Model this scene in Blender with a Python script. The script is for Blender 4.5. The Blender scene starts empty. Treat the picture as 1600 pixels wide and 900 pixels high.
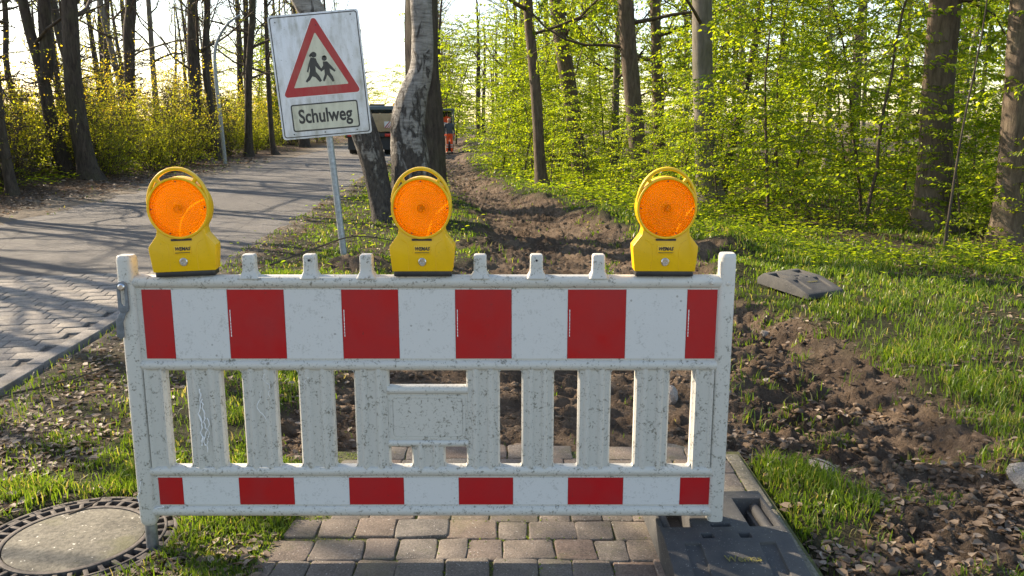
import bpy, bmesh, math, random
import numpy as np
from mathutils import Vector, Matrix, Euler
R = math.radians
SC = bpy.context.scene
COL = SC.collection

# ------------------------------------------------------------------ camera, sky, sun, exposure
cam_d = bpy.data.cameras.new("camera"); cam = bpy.data.objects.new("camera", cam_d); COL.objects.link(cam)
cam.location = (0, 0, 1.51); cam.rotation_euler = (R(90 - 11.3), 0, 0)
cam_d.sensor_width = 36; cam_d.lens = 29.5; cam_d.clip_end = 2000; cam_d.clip_start = 0.05
SC.camera = cam
SUN_EL = R(30); SUN_H = Vector((-0.85, 0.53)).normalized()      # direction towards the sun on the ground plan
W = bpy.data.worlds.new("World"); SC.world = W; W.use_nodes = True
nt = W.node_tree; bg = nt.nodes["Background"]
sky = nt.nodes.new("ShaderNodeTexSky"); sky.sky_type = 'NISHITA'; sky.sun_disc = False
sky.sun_elevation = SUN_EL; sky.sun_rotation = math.atan2(SUN_H.x, SUN_H.y)
sky.air_density = 1.0; sky.dust_density = 0.7; sky.ozone_density = 1.0
nt.links.new(sky.outputs[0], bg.inputs[0]); bg.inputs[1].default_value = 0.128
sl = bpy.data.lights.new("sun", 'SUN'); so = bpy.data.objects.new("sun", sl); COL.objects.link(so)
sl.energy = 5.0; sl.angle = R(0.5); sl.color = (1.0, 0.89, 0.72)
sd = Vector((SUN_H.x * math.cos(SUN_EL), SUN_H.y * math.cos(SUN_EL), math.sin(SUN_EL)))
so.rotation_euler = sd.to_track_quat('Z', 'Y').to_euler()
SC.view_settings.view_transform = 'Standard'; SC.view_settings.look = 'None'
SC.view_settings.exposure = 1.40; SC.view_settings.gamma = 1.0; SC.view_settings.use_curve_mapping = False
SC.view_settings.use_white_balance = True; SC.view_settings.white_balance_temperature = 7200; SC.view_settings.white_balance_tint = 13

# ------------------------------------------------------------------ helpers
def tag(o, label=None, cat=None, group=None, kind=None):
    if label: o["label"] = label
    if cat: o["category"] = cat
    if group: o["group"] = group
    if kind: o["kind"] = kind
    return o
def empty(name, loc=(0, 0, 0), rot=(0, 0, 0)):
    o = bpy.data.objects.new(name, None); COL.objects.link(o); o.location = loc; o.rotation_euler = rot
    o.empty_display_size = 0.1
    return o
def link(name, me, mats, parent=None, smooth=False):
    o = bpy.data.objects.new(name, me); COL.objects.link(o)
    if not isinstance(mats, (list, tuple)): mats = [mats]
    if len(me.materials) == 0:
        for m in mats: me.materials.append(m)
    if parent is not None: o.parent = parent
    if smooth: me.polygons.foreach_set("use_smooth", [True] * len(me.polygons))
    return o
def np_mesh(name, V, faces, attr=None, smooth=False):
    """faces: list of (int array (n,k), material index)"""
    me = bpy.data.meshes.new(name)
    V = np.asarray(V, dtype=np.float32).reshape(-1, 3)
    me.vertices.add(len(V)); me.vertices.foreach_set("co", V.ravel())
    loops, starts, mi = [], [], []; pos = 0
    for F, m in faces:
        F = np.asarray(F, dtype=np.int32)
        if len(F) == 0: continue
        n, k = F.shape
        loops.append(F.ravel()); starts.append(pos + np.arange(n) * k); pos += n * k
        mi.append(np.full(n, m, dtype=np.int32))
    loops = np.concatenate(loops); starts = np.concatenate(starts).astype(np.int32); mi = np.concatenate(mi)
    me.loops.add(len(loops)); me.loops.foreach_set("vertex_index", loops)
    me.polygons.add(len(starts)); me.polygons.foreach_set("loop_start", starts)
    me.polygons.foreach_set("material_index", mi)
    if smooth: me.polygons.foreach_set("use_smooth", np.ones(len(starts), dtype=bool))
    me.update(calc_edges=True)
    if attr:
        for an, av in attr.items():
            av = np.asarray(av, dtype=np.float32)
            if av.ndim == 1:
                a = me.attributes.new(an, 'FLOAT', 'POINT'); a.data.foreach_set("value", av)
            else:
                a = me.attributes.new(an, 'FLOAT_COLOR', 'POINT'); a.data.foreach_set("color", av.ravel())
    return me
def copy_tree(o, parent=None):
    c = o.copy(); COL.objects.link(c); c.parent = parent
    for ch in list(o.children): copy_tree(ch, c)
    return c

class MB:
    """collects shapes into one bmesh"""
    def __init__(s): s.bm = bmesh.new()
    def box(s, x0, x1, y0, y1, z0, z1):
        v = [s.bm.verts.new((x, y, z)) for z in (z0, z1) for y in (y0, y1) for x in (x0, x1)]
        for f in ((0, 2, 3, 1), (4, 5, 7, 6), (0, 1, 5, 4), (2, 6, 7, 3), (0, 4, 6, 2), (1, 3, 7, 5)):
            s.bm.faces.new([v[i] for i in f])
        return s
    def prism(s, pts, a0, a1, axis='y', flip=False):
        """closed outline extruded along an axis; pts are the two other coordinates in order"""
        def P(p, a):
            return {'x': (a, p[0], p[1]), 'y': (p[0], a, p[1]), 'z': (p[0], p[1], a)}[axis]
        A = [s.bm.verts.new(P(p, a0)) for p in pts]; B = [s.bm.verts.new(P(p, a1)) for p in pts]
        n = len(pts)
        fa = s.bm.faces.new(A); fb = s.bm.faces.new(B[::-1])
        for i in range(n):
            s.bm.faces.new((A[i], B[i], B[(i + 1) % n], A[(i + 1) % n]))
        return s
    def ringprism(s, outer, inner, a0, a1, axis='y'):
        def P(p, a):
            return {'x': (a, p[0], p[1]), 'y': (p[0], a, p[1]), 'z': (p[0], p[1], a)}[axis]
        n = len(outer)
        vs = [[s.bm.verts.new(P(p, a)) for p in L] for L in (outer, inner) for a in (a0, a1)]
        oa, ob, ia, ib = vs
        for i in range(n):
            j = (i + 1) % n
            s.bm.faces.new((oa[i], ob[i], ob[j], oa[j])); s.bm.faces.new((ia[i], ia[j], ib[j], ib[i]))
            s.bm.faces.new((oa[i], oa[j], ia[j], ia[i])); s.bm.faces.new((ob[i], ib[i], ib[j], ob[j]))
        return s
    def tube(s, pts, rad, k=8, cap=True):
        pts = [Vector(p) for p in pts]; rings = []
        if not isinstance(rad, (list, tuple)): rad = [rad] * len(pts)
        up = None
        for i, p in enumerate(pts):
            d = (pts[min(i + 1, len(pts) - 1)] - pts[max(i - 1, 0)]).normalized()
            if up is None:
                up = d.orthogonal().normalized()
            up = (up - d * up.dot(d)).normalized(); sd_ = d.cross(up)
            rings.append([s.bm.verts.new(p + (up * math.cos(a) + sd_ * math.sin(a)) * rad[i]) for a in [2 * math.pi * q / k for q in range(k)]])
        for a, b in zip(rings, rings[1:]):
            for q in range(k): s.bm.faces.new((a[q], a[(q + 1) % k], b[(q + 1) % k], b[q]))
        if cap:
            s.bm.faces.new(rings[0][::-1]); s.bm.faces.new(rings[-1])
        return s
    def lathe(s, prof, k=32, axis='z', c=(0, 0, 0), close=True):
        rings = []
        for r, h in prof:
            ring = []
            for q in range(k):
                a = 2 * math.pi * q / k; x, y = r * math.cos(a), r * math.sin(a)
                p = (x, y, h) if axis == 'z' else ((x, h, y) if axis == 'y' else (h, x, y))
                ring.append(s.bm.verts.new((p[0] + c[0], p[1] + c[1], p[2] + c[2])))
            rings.append(ring)
        for a, b in zip(rings, rings[1:]):
            for q in range(k): s.bm.faces.new((a[q], a[(q + 1) % k], b[(q + 1) % k], b[q]))
        if close:
            if prof[0][0] > 1e-6: s.bm.faces.new(rings[0][::-1])
            if prof[-1][0] > 1e-6: s.bm.faces.new(rings[-1])
        return s
    def build(s, name, mat, parent=None, smooth=False, bevel=0, seg=2, ang=40):
        bmesh.ops.remove_doubles(s.bm, verts=s.bm.verts, dist=1e-6)
        bmesh.ops.recalc_face_normals(s.bm, faces=s.bm.faces)
        if bevel:
            ed = [e for e in s.bm.edges if len(e.link_faces) == 2 and e.calc_face_angle(0) > R(ang)]
            bmesh.ops.bevel(s.bm, geom=ed, offset=bevel, segments=seg, affect='EDGES', profile=0.5, clamp_overlap=True)
        me = bpy.data.meshes.new(name); s.bm.to_mesh(me); s.bm.free()
        o = link(name, me, mat, parent)
        if smooth or bevel:
            me.polygons.foreach_set("use_smooth", [True] * len(me.polygons))
            try: me.set_sharp_from_angle(angle=R(35))
            except Exception: pass
        return o
def rr(x0, x1, y0, y1, r, n=4):
    """rounded rectangle outline"""
    P = []
    for cx, cy, a0 in ((x1 - r, y0 + r, -90), (x1 - r, y1 - r, 0), (x0 + r, y1 - r, 90), (x0 + r, y0 + r, 180)):
        for i in range(n + 1):
            a = R(a0 + 90 * i / n); P.append((cx + r * math.cos(a), cy + r * math.sin(a)))
    return P
def text(name, body, size, mat, parent, loc, bold=0.0, shear=0.0, width=None, rot=(R(90), 0, 0), depth=0.0005, spacing=1.0):
    cu = bpy.data.curves.new(name, 'FONT'); cu.body = body; cu.size = size; cu.align_x = 'CENTER'; cu.align_y = 'CENTER'
    cu.offset = bold; cu.shear = shear; cu.extrude = depth; cu.space_character = spacing; cu.resolution_u = 4
    t = bpy.data.objects.new(name, cu); COL.objects.link(t)
    dg = bpy.context.evaluated_depsgraph_get(); me = bpy.data.meshes.new_from_object(t.evaluated_get(dg))
    bpy.data.objects.remove(t); bpy.data.curves.remove(cu)
    if width:
        xs = [v.co.x for v in me.vertices]; k = width / (max(xs) - min(xs))
        for v in me.vertices: v.co.x *= k
    me.name = name; me.materials.clear()
    o = link(name, me, mat, parent); o.location = loc; o.rotation_euler = rot
    return o

# ---- numpy noise
def _h(ix, iy, s):
    n = (ix.astype(np.int64) * 374761393 + iy.astype(np.int64) * 668265263 + s * 974711) & 0x7fffffff
    n = ((n ^ (n >> 13)) * 1274126177) & 0x7fffffff
    n = (n ^ (n >> 16)) & 0xffff
    return n / 65535.0
def vn(x, y, s=0):
    x = np.asarray(x, float); y = np.asarray(y, float)
    ix = np.floor(x); iy = np.floor(y); fx = x - ix; fy = y - iy
    fx = fx * fx * (3 - 2 * fx); fy = fy * fy * (3 - 2 * fy)
    a = _h(ix, iy, s); b = _h(ix + 1, iy, s); c = _h(ix, iy + 1, s); d = _h(ix + 1, iy + 1, s)
    return (a * (1 - fx) + b * fx) * (1 - fy) + (c * (1 - fx) + d * fx) * fy
def fbm(x, y, o=4, s=0, g=0.5):
    t = 0; a = 1; n = 0
    for i in range(o):
        t = t + a * vn(x * 2 ** i, y * 2 ** i, s + i * 17); n += a; a *= g
    return t / n
def sst(a, b, x): t = np.clip((x - a) / (b - a), 0, 1); return t * t * (3 - 2 * t)

# ------------------------------------------------------------------ materials
class NT:
    def __init__(s, name):
        s.m = bpy.data.materials.new(name); s.m.use_nodes = True; s.t = s.m.node_tree
        s.b = s.t.nodes["Principled BSDF"]; s.out = s.t.nodes["Material Output"]
    def n(s, typ, **kw):
        n = s.t.nodes.new(typ)
        for k, v in kw.items(): setattr(n, k, v)
        return n
    def L(s, a, b): s.t.links.new(a, b)
    def coord(s, kind='Object', scale=(1, 1, 1)):
        tc = s.n("ShaderNodeTexCoord"); mp = s.n("ShaderNodeMapping"); mp.inputs[3].default_value = scale
        s.L(tc.outputs[kind], mp.inputs[0]); return mp.outputs[0]
    def noise(s, co, scale, detail=4, rough=0.55, dist=0.0):
        n = s.n("ShaderNodeTexNoise"); n.inputs["Scale"].default_value = scale; n.inputs["Detail"].default_value = detail
        n.inputs["Roughness"].default_value = rough; n.inputs["Distortion"].default_value = dist
        s.L(co, n.inputs["Vector"]); return n.outputs["Fac"]
    def voro(s, co, scale, feature='F1', rnd=1.0, out="Distance"):
        n = s.n("ShaderNodeTexVoronoi", feature=feature); n.inputs["Scale"].default_value = scale
        n.inputs["Randomness"].default_value = rnd; s.L(co, n.inputs["Vector"]); return n.outputs[out]
    def ramp(s, fac, stops, interp='LINEAR'):
        r = s.n("ShaderNodeValToRGB"); r.color_ramp.interpolation = interp
        e = r.color_ramp.elements
        while len(e) < len(stops): e.new(0.5)
        for i, (p, c) in enumerate(stops):
            e[i].position = p; c = (c, c, c) if isinstance(c, (int, float)) else c; e[i].color = (*c, 1)
        s.L(fac, r.inputs[0]); return r.outputs[0]
    def mix(s, fac, a, b, mode='MIX'):
        n = s.n("ShaderNodeMix", data_type='RGBA', blend_type=mode)
        for sock, v in ((n.inputs[0], fac), (n.inputs[6], a), (n.inputs[7], b)):
            if isinstance(v, (int, float)): sock.default_value = v
            elif isinstance(v, tuple): sock.default_value = (*v, 1)
            else: s.L(v, sock)
        return n.outputs[2]
    def math(s, op, a, b=0.0, clamp=False):
        n = s.n("ShaderNodeMath", operation=op, use_clamp=clamp)
        for i, v in enumerate((a, b)):
            if isinstance(v, (int, float)): n.inputs[i].default_value = v
            else: s.L(v, n.inputs[i])
        return n.outputs[0]
    def attr(s, name, out="Fac"):
        n = s.n("ShaderNodeAttribute", attribute_name=name); return n.outputs[out]
    def rnd(s): return s.n("ShaderNodeObjectInfo").outputs["Random"]
    def sep(s, v):
        n = s.n("ShaderNodeSeparateXYZ"); s.L(v, n.inputs[0]); return n.outputs
    def bump(s, h, strength=0.5, dist=0.01):
        n = s.n("ShaderNodeBump"); n.inputs["Strength"].default_value = strength; n.inputs["Distance"].default_value = dist
        s.L(h, n.inputs["Height"]); s.L(n.outputs[0], s.b.inputs["Normal"]); return n
    def set(s, col=None, rough=None, metal=None, spec=None):
        for k, v in (("Base Color", col), ("Roughness", rough), ("Metallic", metal), ("Specular IOR Level", spec)):
            if v is None: continue
            i = s.b.inputs[k]
            if isinstance(v, tuple): i.default_value = (*v, 1)
            elif isinstance(v, (int, float)): i.default_value = v
            else: s.L(v, i)
        return s
M = {}
def simple(name, col, rough=0.5, metal=0.0, var=0.15, scale=20, bump=0.0):
    t = NT(name); co = t.coord(); f = t.noise(co, scale, 5)
    lo = tuple(c * (1 - var) for c in col); hi = tuple(min(1, c * (1 + var)) for c in col)
    t.set(t.ramp(f, [(0.3, lo), (0.7, hi)]), rough, metal)
    if bump: t.bump(f, bump, 0.004)
    M[name] = t.m; return t.m
# dirty white plastic of the barrier
def m_white(name, base, dirt):
    t = NT(name); co = t.coord()
    x, y, z = t.sep(co)
    # more grime low down and towards the left end of the barrier
    lowf = t.math('MULTIPLY_ADD', z, -0.62); lowf.node.inputs[2].default_value = 0.56
    leftf = t.math('MULTIPLY_ADD', x, -0.62); leftf.node.inputs[2].default_value = 0.18
    amt = t.math('ADD', t.math('MULTIPLY', lowf, 1.15), leftf)
    cl = t.math('ADD', t.math('MULTIPLY', t.noise(co, 5.0, 6, 0.65), 0.6), t.math('MULTIPLY', t.noise(t.coord(scale=(1, 1, 0.14)), 16.0, 5, 0.6), 0.4))
    amt = t.math('ADD', amt, t.math('MULTIPLY_ADD', cl, 1.5)); amt.node.inputs[1].node.inputs[2].default_value = -0.95
    amt = t.math('MINIMUM', t.math('MAXIMUM', amt, 0.0), 1.0)
    fine = t.noise(co, 130, 3, 0.7)
    med = t.noise(co, 38, 5, 0.7)
    sp = t.math('ADD', t.math('MULTIPLY', fine, 0.5), t.math('MULTIPLY', med, 0.5))
    th = t.math('MULTIPLY_ADD', amt, -0.185); th.node.inputs[2].default_value = 0.722
    spk = t.math('MULTIPLY', t.math('SUBTRACT', sp, th), 14.0, clamp=True)
    film = t.math('MULTIPLY', amt, 0.62 * dirt, clamp=True)
    c = t.mix(film, base, (0.36, 0.345, 0.29))
    c = t.mix(t.math('MULTIPLY', spk, 0.8 * dirt), c, (0.13, 0.12, 0.085))
    # sparse mud splashes
    vd = t.voro(co, 26, rnd=1.0); ns = t.noise(co, 6, 3)
    spl = t.math('MULTIPLY', t.math('LESS_THAN', vd, 0.10), t.math('GREATER_THAN', ns, 0.55))
    c = t.mix(t.math('MULTIPLY', spl, 0.6), c, (0.2, 0.18, 0.15))
    t.set(c, t.ramp(med, [(0.3, 0.36), (0.7, 0.6)])); t.bump(t.noise(co, 90, 3), 0.12, 0.002)
    M[name] = t.m
m_white("white_plastic", (0.82, 0.80, 0.755), 1.0)
m_white("white_film", (0.68, 0.68, 0.67), 0.32)
t = NT("red_film"); co = t.coord(); f = t.noise(co, 9, 6, 0.6); g_ = t.noise(co, 160, 2)
c = t.ramp(f, [(0.3, (0.47, 0.006, 0.010)), (0.75, (0.38, 0.008, 0.012))])
c = t.mix(t.math('GREATER_THAN', t.noise(co, 75, 3, 0.7), 0.69), c, (0.22, 0.02, 0.02))
t.set(c, t.ramp(f, [(0.3, 0.3), (0.7, 0.5)])); t.bump(g_, 0.05, 0.001); M["red_film"] = t.m
# warning lamp
t = NT("lamp_yellow"); co = t.n("ShaderNodeNewGeometry").outputs["Position"]; f = t.noise(co, 14, 5, 0.6); sp = t.noise(co, 190, 3, 0.6)
c = t.ramp(f, [(0.3, (0.86, 0.50, 0.004)), (0.7, (0.78, 0.45, 0.008))])
c = t.mix(t.math('MULTIPLY', t.math('GREATER_THAN', sp, 0.67), 0.5), c, (0.35, 0.22, 0.03))
t.set(c, 0.34); t.bump(t.noise(co, 260, 2), 0.04, 0.001); M["lamp_yellow"] = t.m
def m_lens(name, tw, rough, tint, trc):
    t = NT(name); co = t.coord(); x, y, z = t.sep(co)
    zz = t.math('SUBTRACT', z, 0.241)
    rad = t.math('SQRT', t.math('ADD', t.math('POWER', x, 2.0), t.math('POWER', zz, 2.0)))
    rings = t.math('SINE', t.math('MULTIPLY', rad, 820.0))
    an = t.n("ShaderNodeMath", operation='ARCTAN2'); t.L(zz, an.inputs[0]); t.L(x, an.inputs[1])
    rays = t.math('SINE', t.math('MULTIPLY', an.outputs[0], 48.0))
    hgt = t.math('ADD', t.math('MULTIPLY', rings, 0.6), t.math('MULTIPLY', rays, 0.4))
    t.set(tint, rough); t.b.inputs["Transmission Weight"].default_value = 1.0; t.b.inputs["IOR"].default_value = 1.35
    bn = t.bump(hgt, 0.65, 0.002)
    tr = t.n("ShaderNodeBsdfTranslucent"); tr.inputs[0].default_value = (*trc, 1); t.L(bn.outputs[0], tr.inputs["Normal"])
    df = t.n("ShaderNodeBsdfDiffuse"); df.inputs[0].default_value = (0.95, 0.27, 0.004, 1); t.L(bn.outputs[0], df.inputs["Normal"])
    m1 = t.n("ShaderNodeMixShader"); m1.inputs[0].default_value = 0.5; t.L(tr.outputs[0], m1.inputs[1]); t.L(df.outputs[0], m1.inputs[2])
    mx = t.n("ShaderNodeMixShader"); mx.inputs[0].default_value = tw
    t.L(t.b.outputs[0], mx.inputs[1]); t.L(m1.outputs[0], mx.inputs[2]); t.L(mx.outputs[0], t.out.inputs[0]); M[name] = t.m
m_lens("lens_amber", 0.55, 0.22, (1.0, 0.50, 0.03), (1.0, 0.38, 0.01))
m_lens("lens_back", 0.8, 0.3, (1.0, 0.5, 0.05), (1.0, 0.42, 0.02))
simple("black_plastic", (0.018, 0.018, 0.02), 0.45, var=0.4)
simple("lamp_ink", (0.02, 0.02, 0.03), 0.5)
simple("chrome", (0.62, 0.63, 0.65), 0.28, 1.0)
simple("steel", (0.30, 0.32, 0.34), 0.45, 0.85, var=0.3, scale=40)
simple("galvanised", (0.33, 0.36, 0.38), 0.5, 0.6, var=0.25, scale=30)
simple("grey_hook", (0.16, 0.18, 0.20), 0.45, 0.2, var=0.3, scale=50)
# rubber plates
t = NT("rubber"); co = t.coord(); f = t.noise(co, 6, 6, 0.65); d = t.noise(co, 120, 3, 0.7)
c = t.ramp(f, [(0.3, (0.030, 0.031, 0.034)), (0.7, (0.075, 0.072, 0.066))])
c = t.mix(t.math('GREATER_THAN', d, 0.66), c, (0.22, 0.21, 0.19)); t.set(c, 0.75); t.bump(d, 0.4, 0.003); M["rubber"] = t.m
t = NT("yellow_stain"); co = t.coord(); f = t.noise(co, 60, 4)
t.set(t.ramp(f, [(0.35, (0.06, 0.06, 0.045)), (0.7, (0.22, 0.19, 0.02))]), 0.7); M["yellow_stain"] = t.m
# sign
def m_sign(name, base, amt):
    t = NT(name); co = t.coord(scale=(1, 1, 0.22)); co2 = t.coord()
    st = t.noise(co, 13, 6, 0.65); cl = t.noise(co2, 4.5, 5, 0.6); sp = t.noise(co2, 60, 3, 0.7)
    d = t.math('MULTIPLY', t.ramp(st, [(0.40, 0.0), (0.72, 1.0)]), t.ramp(cl, [(0.35, 0.15), (0.65, 1.0)]))
    c = t.mix(t.math('MULTIPLY', d, amt), base, (0.27, 0.25, 0.17))
    c = t.mix(t.math('MULTIPLY', t.math('GREATER_THAN', sp, 0.68), amt * 0.7), c, (0.10, 0.10, 0.06))
    t.set(c, 0.42); M[name] = t.m
m_sign("sign_white", (0.74, 0.75, 0.76), 1.0); m_sign("sign_inner", (0.62, 0.60, 0.46), 0.9)
m_sign("sign_red", (0.42, 0.015, 0.018), 0.35); m_sign("sign_black", (0.018, 0.018, 0.02), 0.25)
# ground stuffs
t = NT("asphalt"); co = t.coord(); f = t.noise(co, 0.55, 5, 0.6); g_ = t.noise(co, 140, 3, 0.75); st = t.noise(t.coord(scale=(1, 0.12, 1)), 1.6, 4)
c = t.ramp(f, [(0.3, (0.105, 0.100, 0.094)), (0.7, (0.175, 0.163, 0.148))])
c = t.mix(0.35, c, t.ramp(st, [(0.35, (0.085, 0.082, 0.08)), (0.65, (0.22, 0.205, 0.185))]))
c = t.mix(0.6, c, t.ramp(g_, [(0.35, 0.35), (0.68, 1.0)]), 'MULTIPLY')
c = t.mix(t.math('GREATER_THAN', t.noise(co, 48, 2), 0.72), c, (0.28, 0.26, 0.23))
ck = t.voro(t.coord(scale=(1, .6, 1)), 0.42, 'DISTANCE_TO_EDGE'); wob = t.math('ADD', ck, t.math('MULTIPLY', t.math('SUBTRACT', t.noise(co, 3.0, 5), 0.5), 0.05))
c = t.mix(t.math('MULTIPLY', t.math('LESS_THAN', t.math('ABSOLUTE', wob), 0.0045), 0.6), c, (0.03, 0.03, 0.03))
c = t.mix(0.7, c, t.ramp(t.noise(co, 11, 6, 0.75), [(0.3, 0.62), (0.7, 1.25)]), 'MULTIPLY')
pt = t.voro(co, 0.55, out="Color"); c = t.mix(0.35, c, t.ramp(pt, [(0.3, 0.75), (0.7, 1.2)]), 'MULTIPLY')
t.set(c, 0.82); t.bump(t.math('ADD', g_, t.noise(co, 38, 3)), 1.0, 0.02); M["asphalt"] = t.m
def m_stone(name, stops, speck=(0.42, 0.40, 0.36), moss=0.25, fine=150):
    t = NT(name); co = t.coord('Object'); ge = t.n("ShaderNodeNewGeometry").outputs["Position"]
    r = t.rnd(); c = t.ramp(r, stops)
    f = t.noise(ge, 9, 6, 0.7); g_ = t.noise(ge, fine, 3, 0.75)
    c = t.mix(0.75, c, t.ramp(f, [(0.28, 0.38), (0.72, 1.25)]), 'MULTIPLY')
    c = t.mix(0.7, c, t.ramp(g_, [(0.34, 0.3), (0.62, 1.2)]), 'MULTIPLY')
    c = t.mix(t.math('GREATER_THAN', t.noise(ge, fine * 0.6, 2, 0.8), 0.685), c, speck)
    c = t.mix(t.math('MULTIPLY', t.ramp(t.noise(ge, 3.1, 5, 0.7), [(0.52, 0.0), (0.7, 1.0)]), moss), c, (0.12, 0.115, 0.05))
    t.set(c, 0.88); t.bump(g_, 0.7, 0.005); M[name] = t.m
m_stone("paver", [(0.0, (0.195, 0.155, 0.122)), (0.3, (0.170, 0.148, 0.125)), (0.5, (0.215, 0.158, 0.120)), (0.7, (0.140, 0.132, 0.120)), (0.85, (0.235, 0.162, 0.120)), (1.0, (0.19, 0.158, 0.128))], moss=0.5)
m_stone("road_paver", [(0.0, (0.24, 0.215, 0.185)), (0.5, (0.29, 0.255, 0.21)), (1.0, (0.22, 0.205, 0.185))], moss=0.12, fine=110)
m_stone("kerb_concrete", [(0.0, (0.23, 0.21, 0.185)), (1.0, (0.28, 0.255, 0.225))], moss=0.3)
m_stone("old_concrete", [(0.0, (0.155, 0.142, 0.108)), (1.0, (0.185, 0.167, 0.125))], speck=(0.45, 0.43, 0.36), moss=0.7, fine=62)
m_stone("field_stone", [(0.0, (0.30, 0.26, 0.22)), (0.5, (0.36, 0.31, 0.27)), (1.0, (0.27, 0.22, 0.18))], moss=0.1)
simple("cast_iron", (0.085, 0.072, 0.062), 0.75, 0.3, var=0.5, scale=60, bump=0.4)
t = NT("joint_moss"); co = t.coord(); f = t.noise(co, 22, 5, 0.7)
t.set(t.ramp(f, [(0.35, (0.055, 0.045, 0.03)), (0.52, (0.08, 0.085, 0.025)), (0.7, (0.13, 0.15, 0.03))]), 0.95); t.bump(t.noise(co, 160, 3), 0.8, 0.006); M["joint_moss"] = t.m
t = NT("road_joint"); co = t.coord(); t.set(t.ramp(t.noise(co, 20, 5), [(0.3, (0.05, 0.045, 0.04)), (0.7, (0.11, 0.10, 0.085))]), 0.95); M["road_joint"] = t.m
# ground sheet: R soil, G leaf litter, B sand
t = NT("ground"); co = t.coord(); a = t.n("ShaderNodeAttribute", attribute_name="mask"); sp = t.n("ShaderNodeSeparateColor"); t.L(a.outputs["Color"], sp.inputs[0])
f = t.noise(co, 2.2, 6, 0.65); g_ = t.noise(co, 34, 5, 0.7); h_ = t.noise(co, 170, 3, 0.7)
turf = t.mix(t.ramp(g_, [(0.35, 0.0), (0.7, 1.0)]), (0.045, 0.040, 0.022), (0.075, 0.085, 0.028))
soil = t.ramp(f, [(0.28, (0.095, 0.064, 0.043)), (0.5, (0.205, 0.145, 0.098)), (0.75, (0.34, 0.255, 0.180))])
soil = t.mix(0.65, soil, t.ramp(g_, [(0.3, 0.42), (0.7, 1.25)]), 'MULTIPLY')
lit = t.ramp(t.voro(co, 26, out="Color"), [(0.15, (0.07, 0.045, 0.03)), (0.5, (0.14, 0.09, 0.06)), (0.85, (0.22, 0.16, 0.11))])
sand = t.ramp(g_, [(0.3, (0.20, 0.165, 0.125)), (0.7, (0.33, 0.285, 0.225))])
c = t.mix(sp.outputs[0], turf, soil); c = t.mix(sp.outputs[1], c, lit); c = t.mix(sp.outputs[2], c, sand)
c = t.mix(0.5, c, t.ramp(h_, [(0.3, 0.5), (0.7, 1.2)]), 'MULTIPLY')
t.set(c, 0.95, spec=0.2); t.bump(t.math('ADD', t.math('ADD', g_, t.math('MULTIPLY', t.noise(co, 75, 4, 0.75), 0.8)), t.math('MULTIPLY', h_, 0.5)), 1.0, 0.05); M["ground"] = t.m
t = NT("clod"); ge = t.n("ShaderNodeNewGeometry").outputs["Position"]; f = t.noise(ge, 3.0, 5); g_ = t.noise(ge, 90, 4, 0.7)
c = t.ramp(f, [(0.3, (0.095, 0.064, 0.043)), (0.7, (0.25, 0.180, 0.122))]); c = t.mix(0.7, c, t.ramp(g_, [(0.3, 0.5), (0.7, 1.2)]), 'MULTIPLY')
t.set(c, 0.95, spec=0.2); t.bump(g_, 0.9, 0.01); M["clod"] = t.m
# vegetation
def m_leaf(name, stops, trans, tw=0.5, rough=0.45):
    t = NT(name); r = t.attr("rnd"); c = t.ramp(r, stops)
    t.set(c, rough, spec=0.35)
    tr = t.n("ShaderNodeBsdfTranslucent"); t.L(t.mix(1.0, c, trans, 'MULTIPLY'), tr.inputs[0])
    mx = t.n("ShaderNodeMixShader"); mx.inputs[0].default_value = tw
    t.L(t.b.outputs[0], mx.inputs[1]); t.L(tr.outputs[0], mx.inputs[2]); t.L(mx.outputs[0], t.out.inputs[0]); M[name] = t.m
m_leaf("leaf_green", [(0.0, (0.085, 0.145, 0.014)), (0.45, (0.145, 0.210, 0.018)), (1.0, (0.235, 0.275, 0.024))], (2.6, 2.4, 0.9), 0.62)
m_leaf("leaf_yellow", [(0.0, (0.10, 0.145, 0.018)), (0.55, (0.17, 0.205, 0.024)), (0.88, (0.25, 0.245, 0.032)), (1.0, (0.31, 0.24, 0.04))], (2.9, 2.6, 0.9), 0.68)
m_leaf("leaf_dark", [(0.0, (0.030, 0.060, 0.012)), (0.6, (0.055, 0.10, 0.018)), (1.0, (0.085, 0.13, 0.022))], (2.0, 2.0, 1.0), 0.4)
m_leaf("grass", [(0.0, (0.055, 0.090, 0.014)), (0.55, (0.090, 0.150, 0.018)), (0.85, (0.135, 0.195, 0.026)), (0.93, (0.19, 0.19, 0.055)), (1.0, (0.30, 0.25, 0.13))], (2.2, 2.1, 1.0), 0.45, 0.4)
m_leaf("dead_leaf", [(0.0, (0.08, 0.055, 0.036)), (0.4, (0.15, 0.105, 0.070)), (0.8, (0.26, 0.195, 0.135)), (1.0, (0.40, 0.32, 0.24))], (1.4, 1.2, 1.0), 0.25, 0.6)
def m_bark(name, stops, sc=1.0, bump=0.9, moss=0.3):
    t = NT(name); co = t.coord(scale=(1, 1, 0.22)); co2 = t.coord()
    f = t.noise(co, 16 * sc, 7, 0.7, 0.4); g_ = t.noise(co2, 3, 4)
    c = t.ramp(f, stops)
    c = t.mix(t.math('MULTIPLY', t.ramp(g_, [(0.45, 0.0), (0.7, 1.0)]), moss), c, (0.085, 0.095, 0.04))
    t.set(c, 0.9, spec=0.2); t.bump(f, bump, 0.03); M[name] = t.m
m_bark("bark_dark", [(0.3, (0.028, 0.022, 0.018)), (0.55, (0.075, 0.060, 0.048)), (0.75, (0.12, 0.10, 0.08))])
m_bark("bark_brown", [(0.3, (0.055, 0.040, 0.030)), (0.55, (0.130, 0.098, 0.072)), (0.75, (0.20, 0.16, 0.12))], 1.2, 0.6, 0.2)
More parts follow.
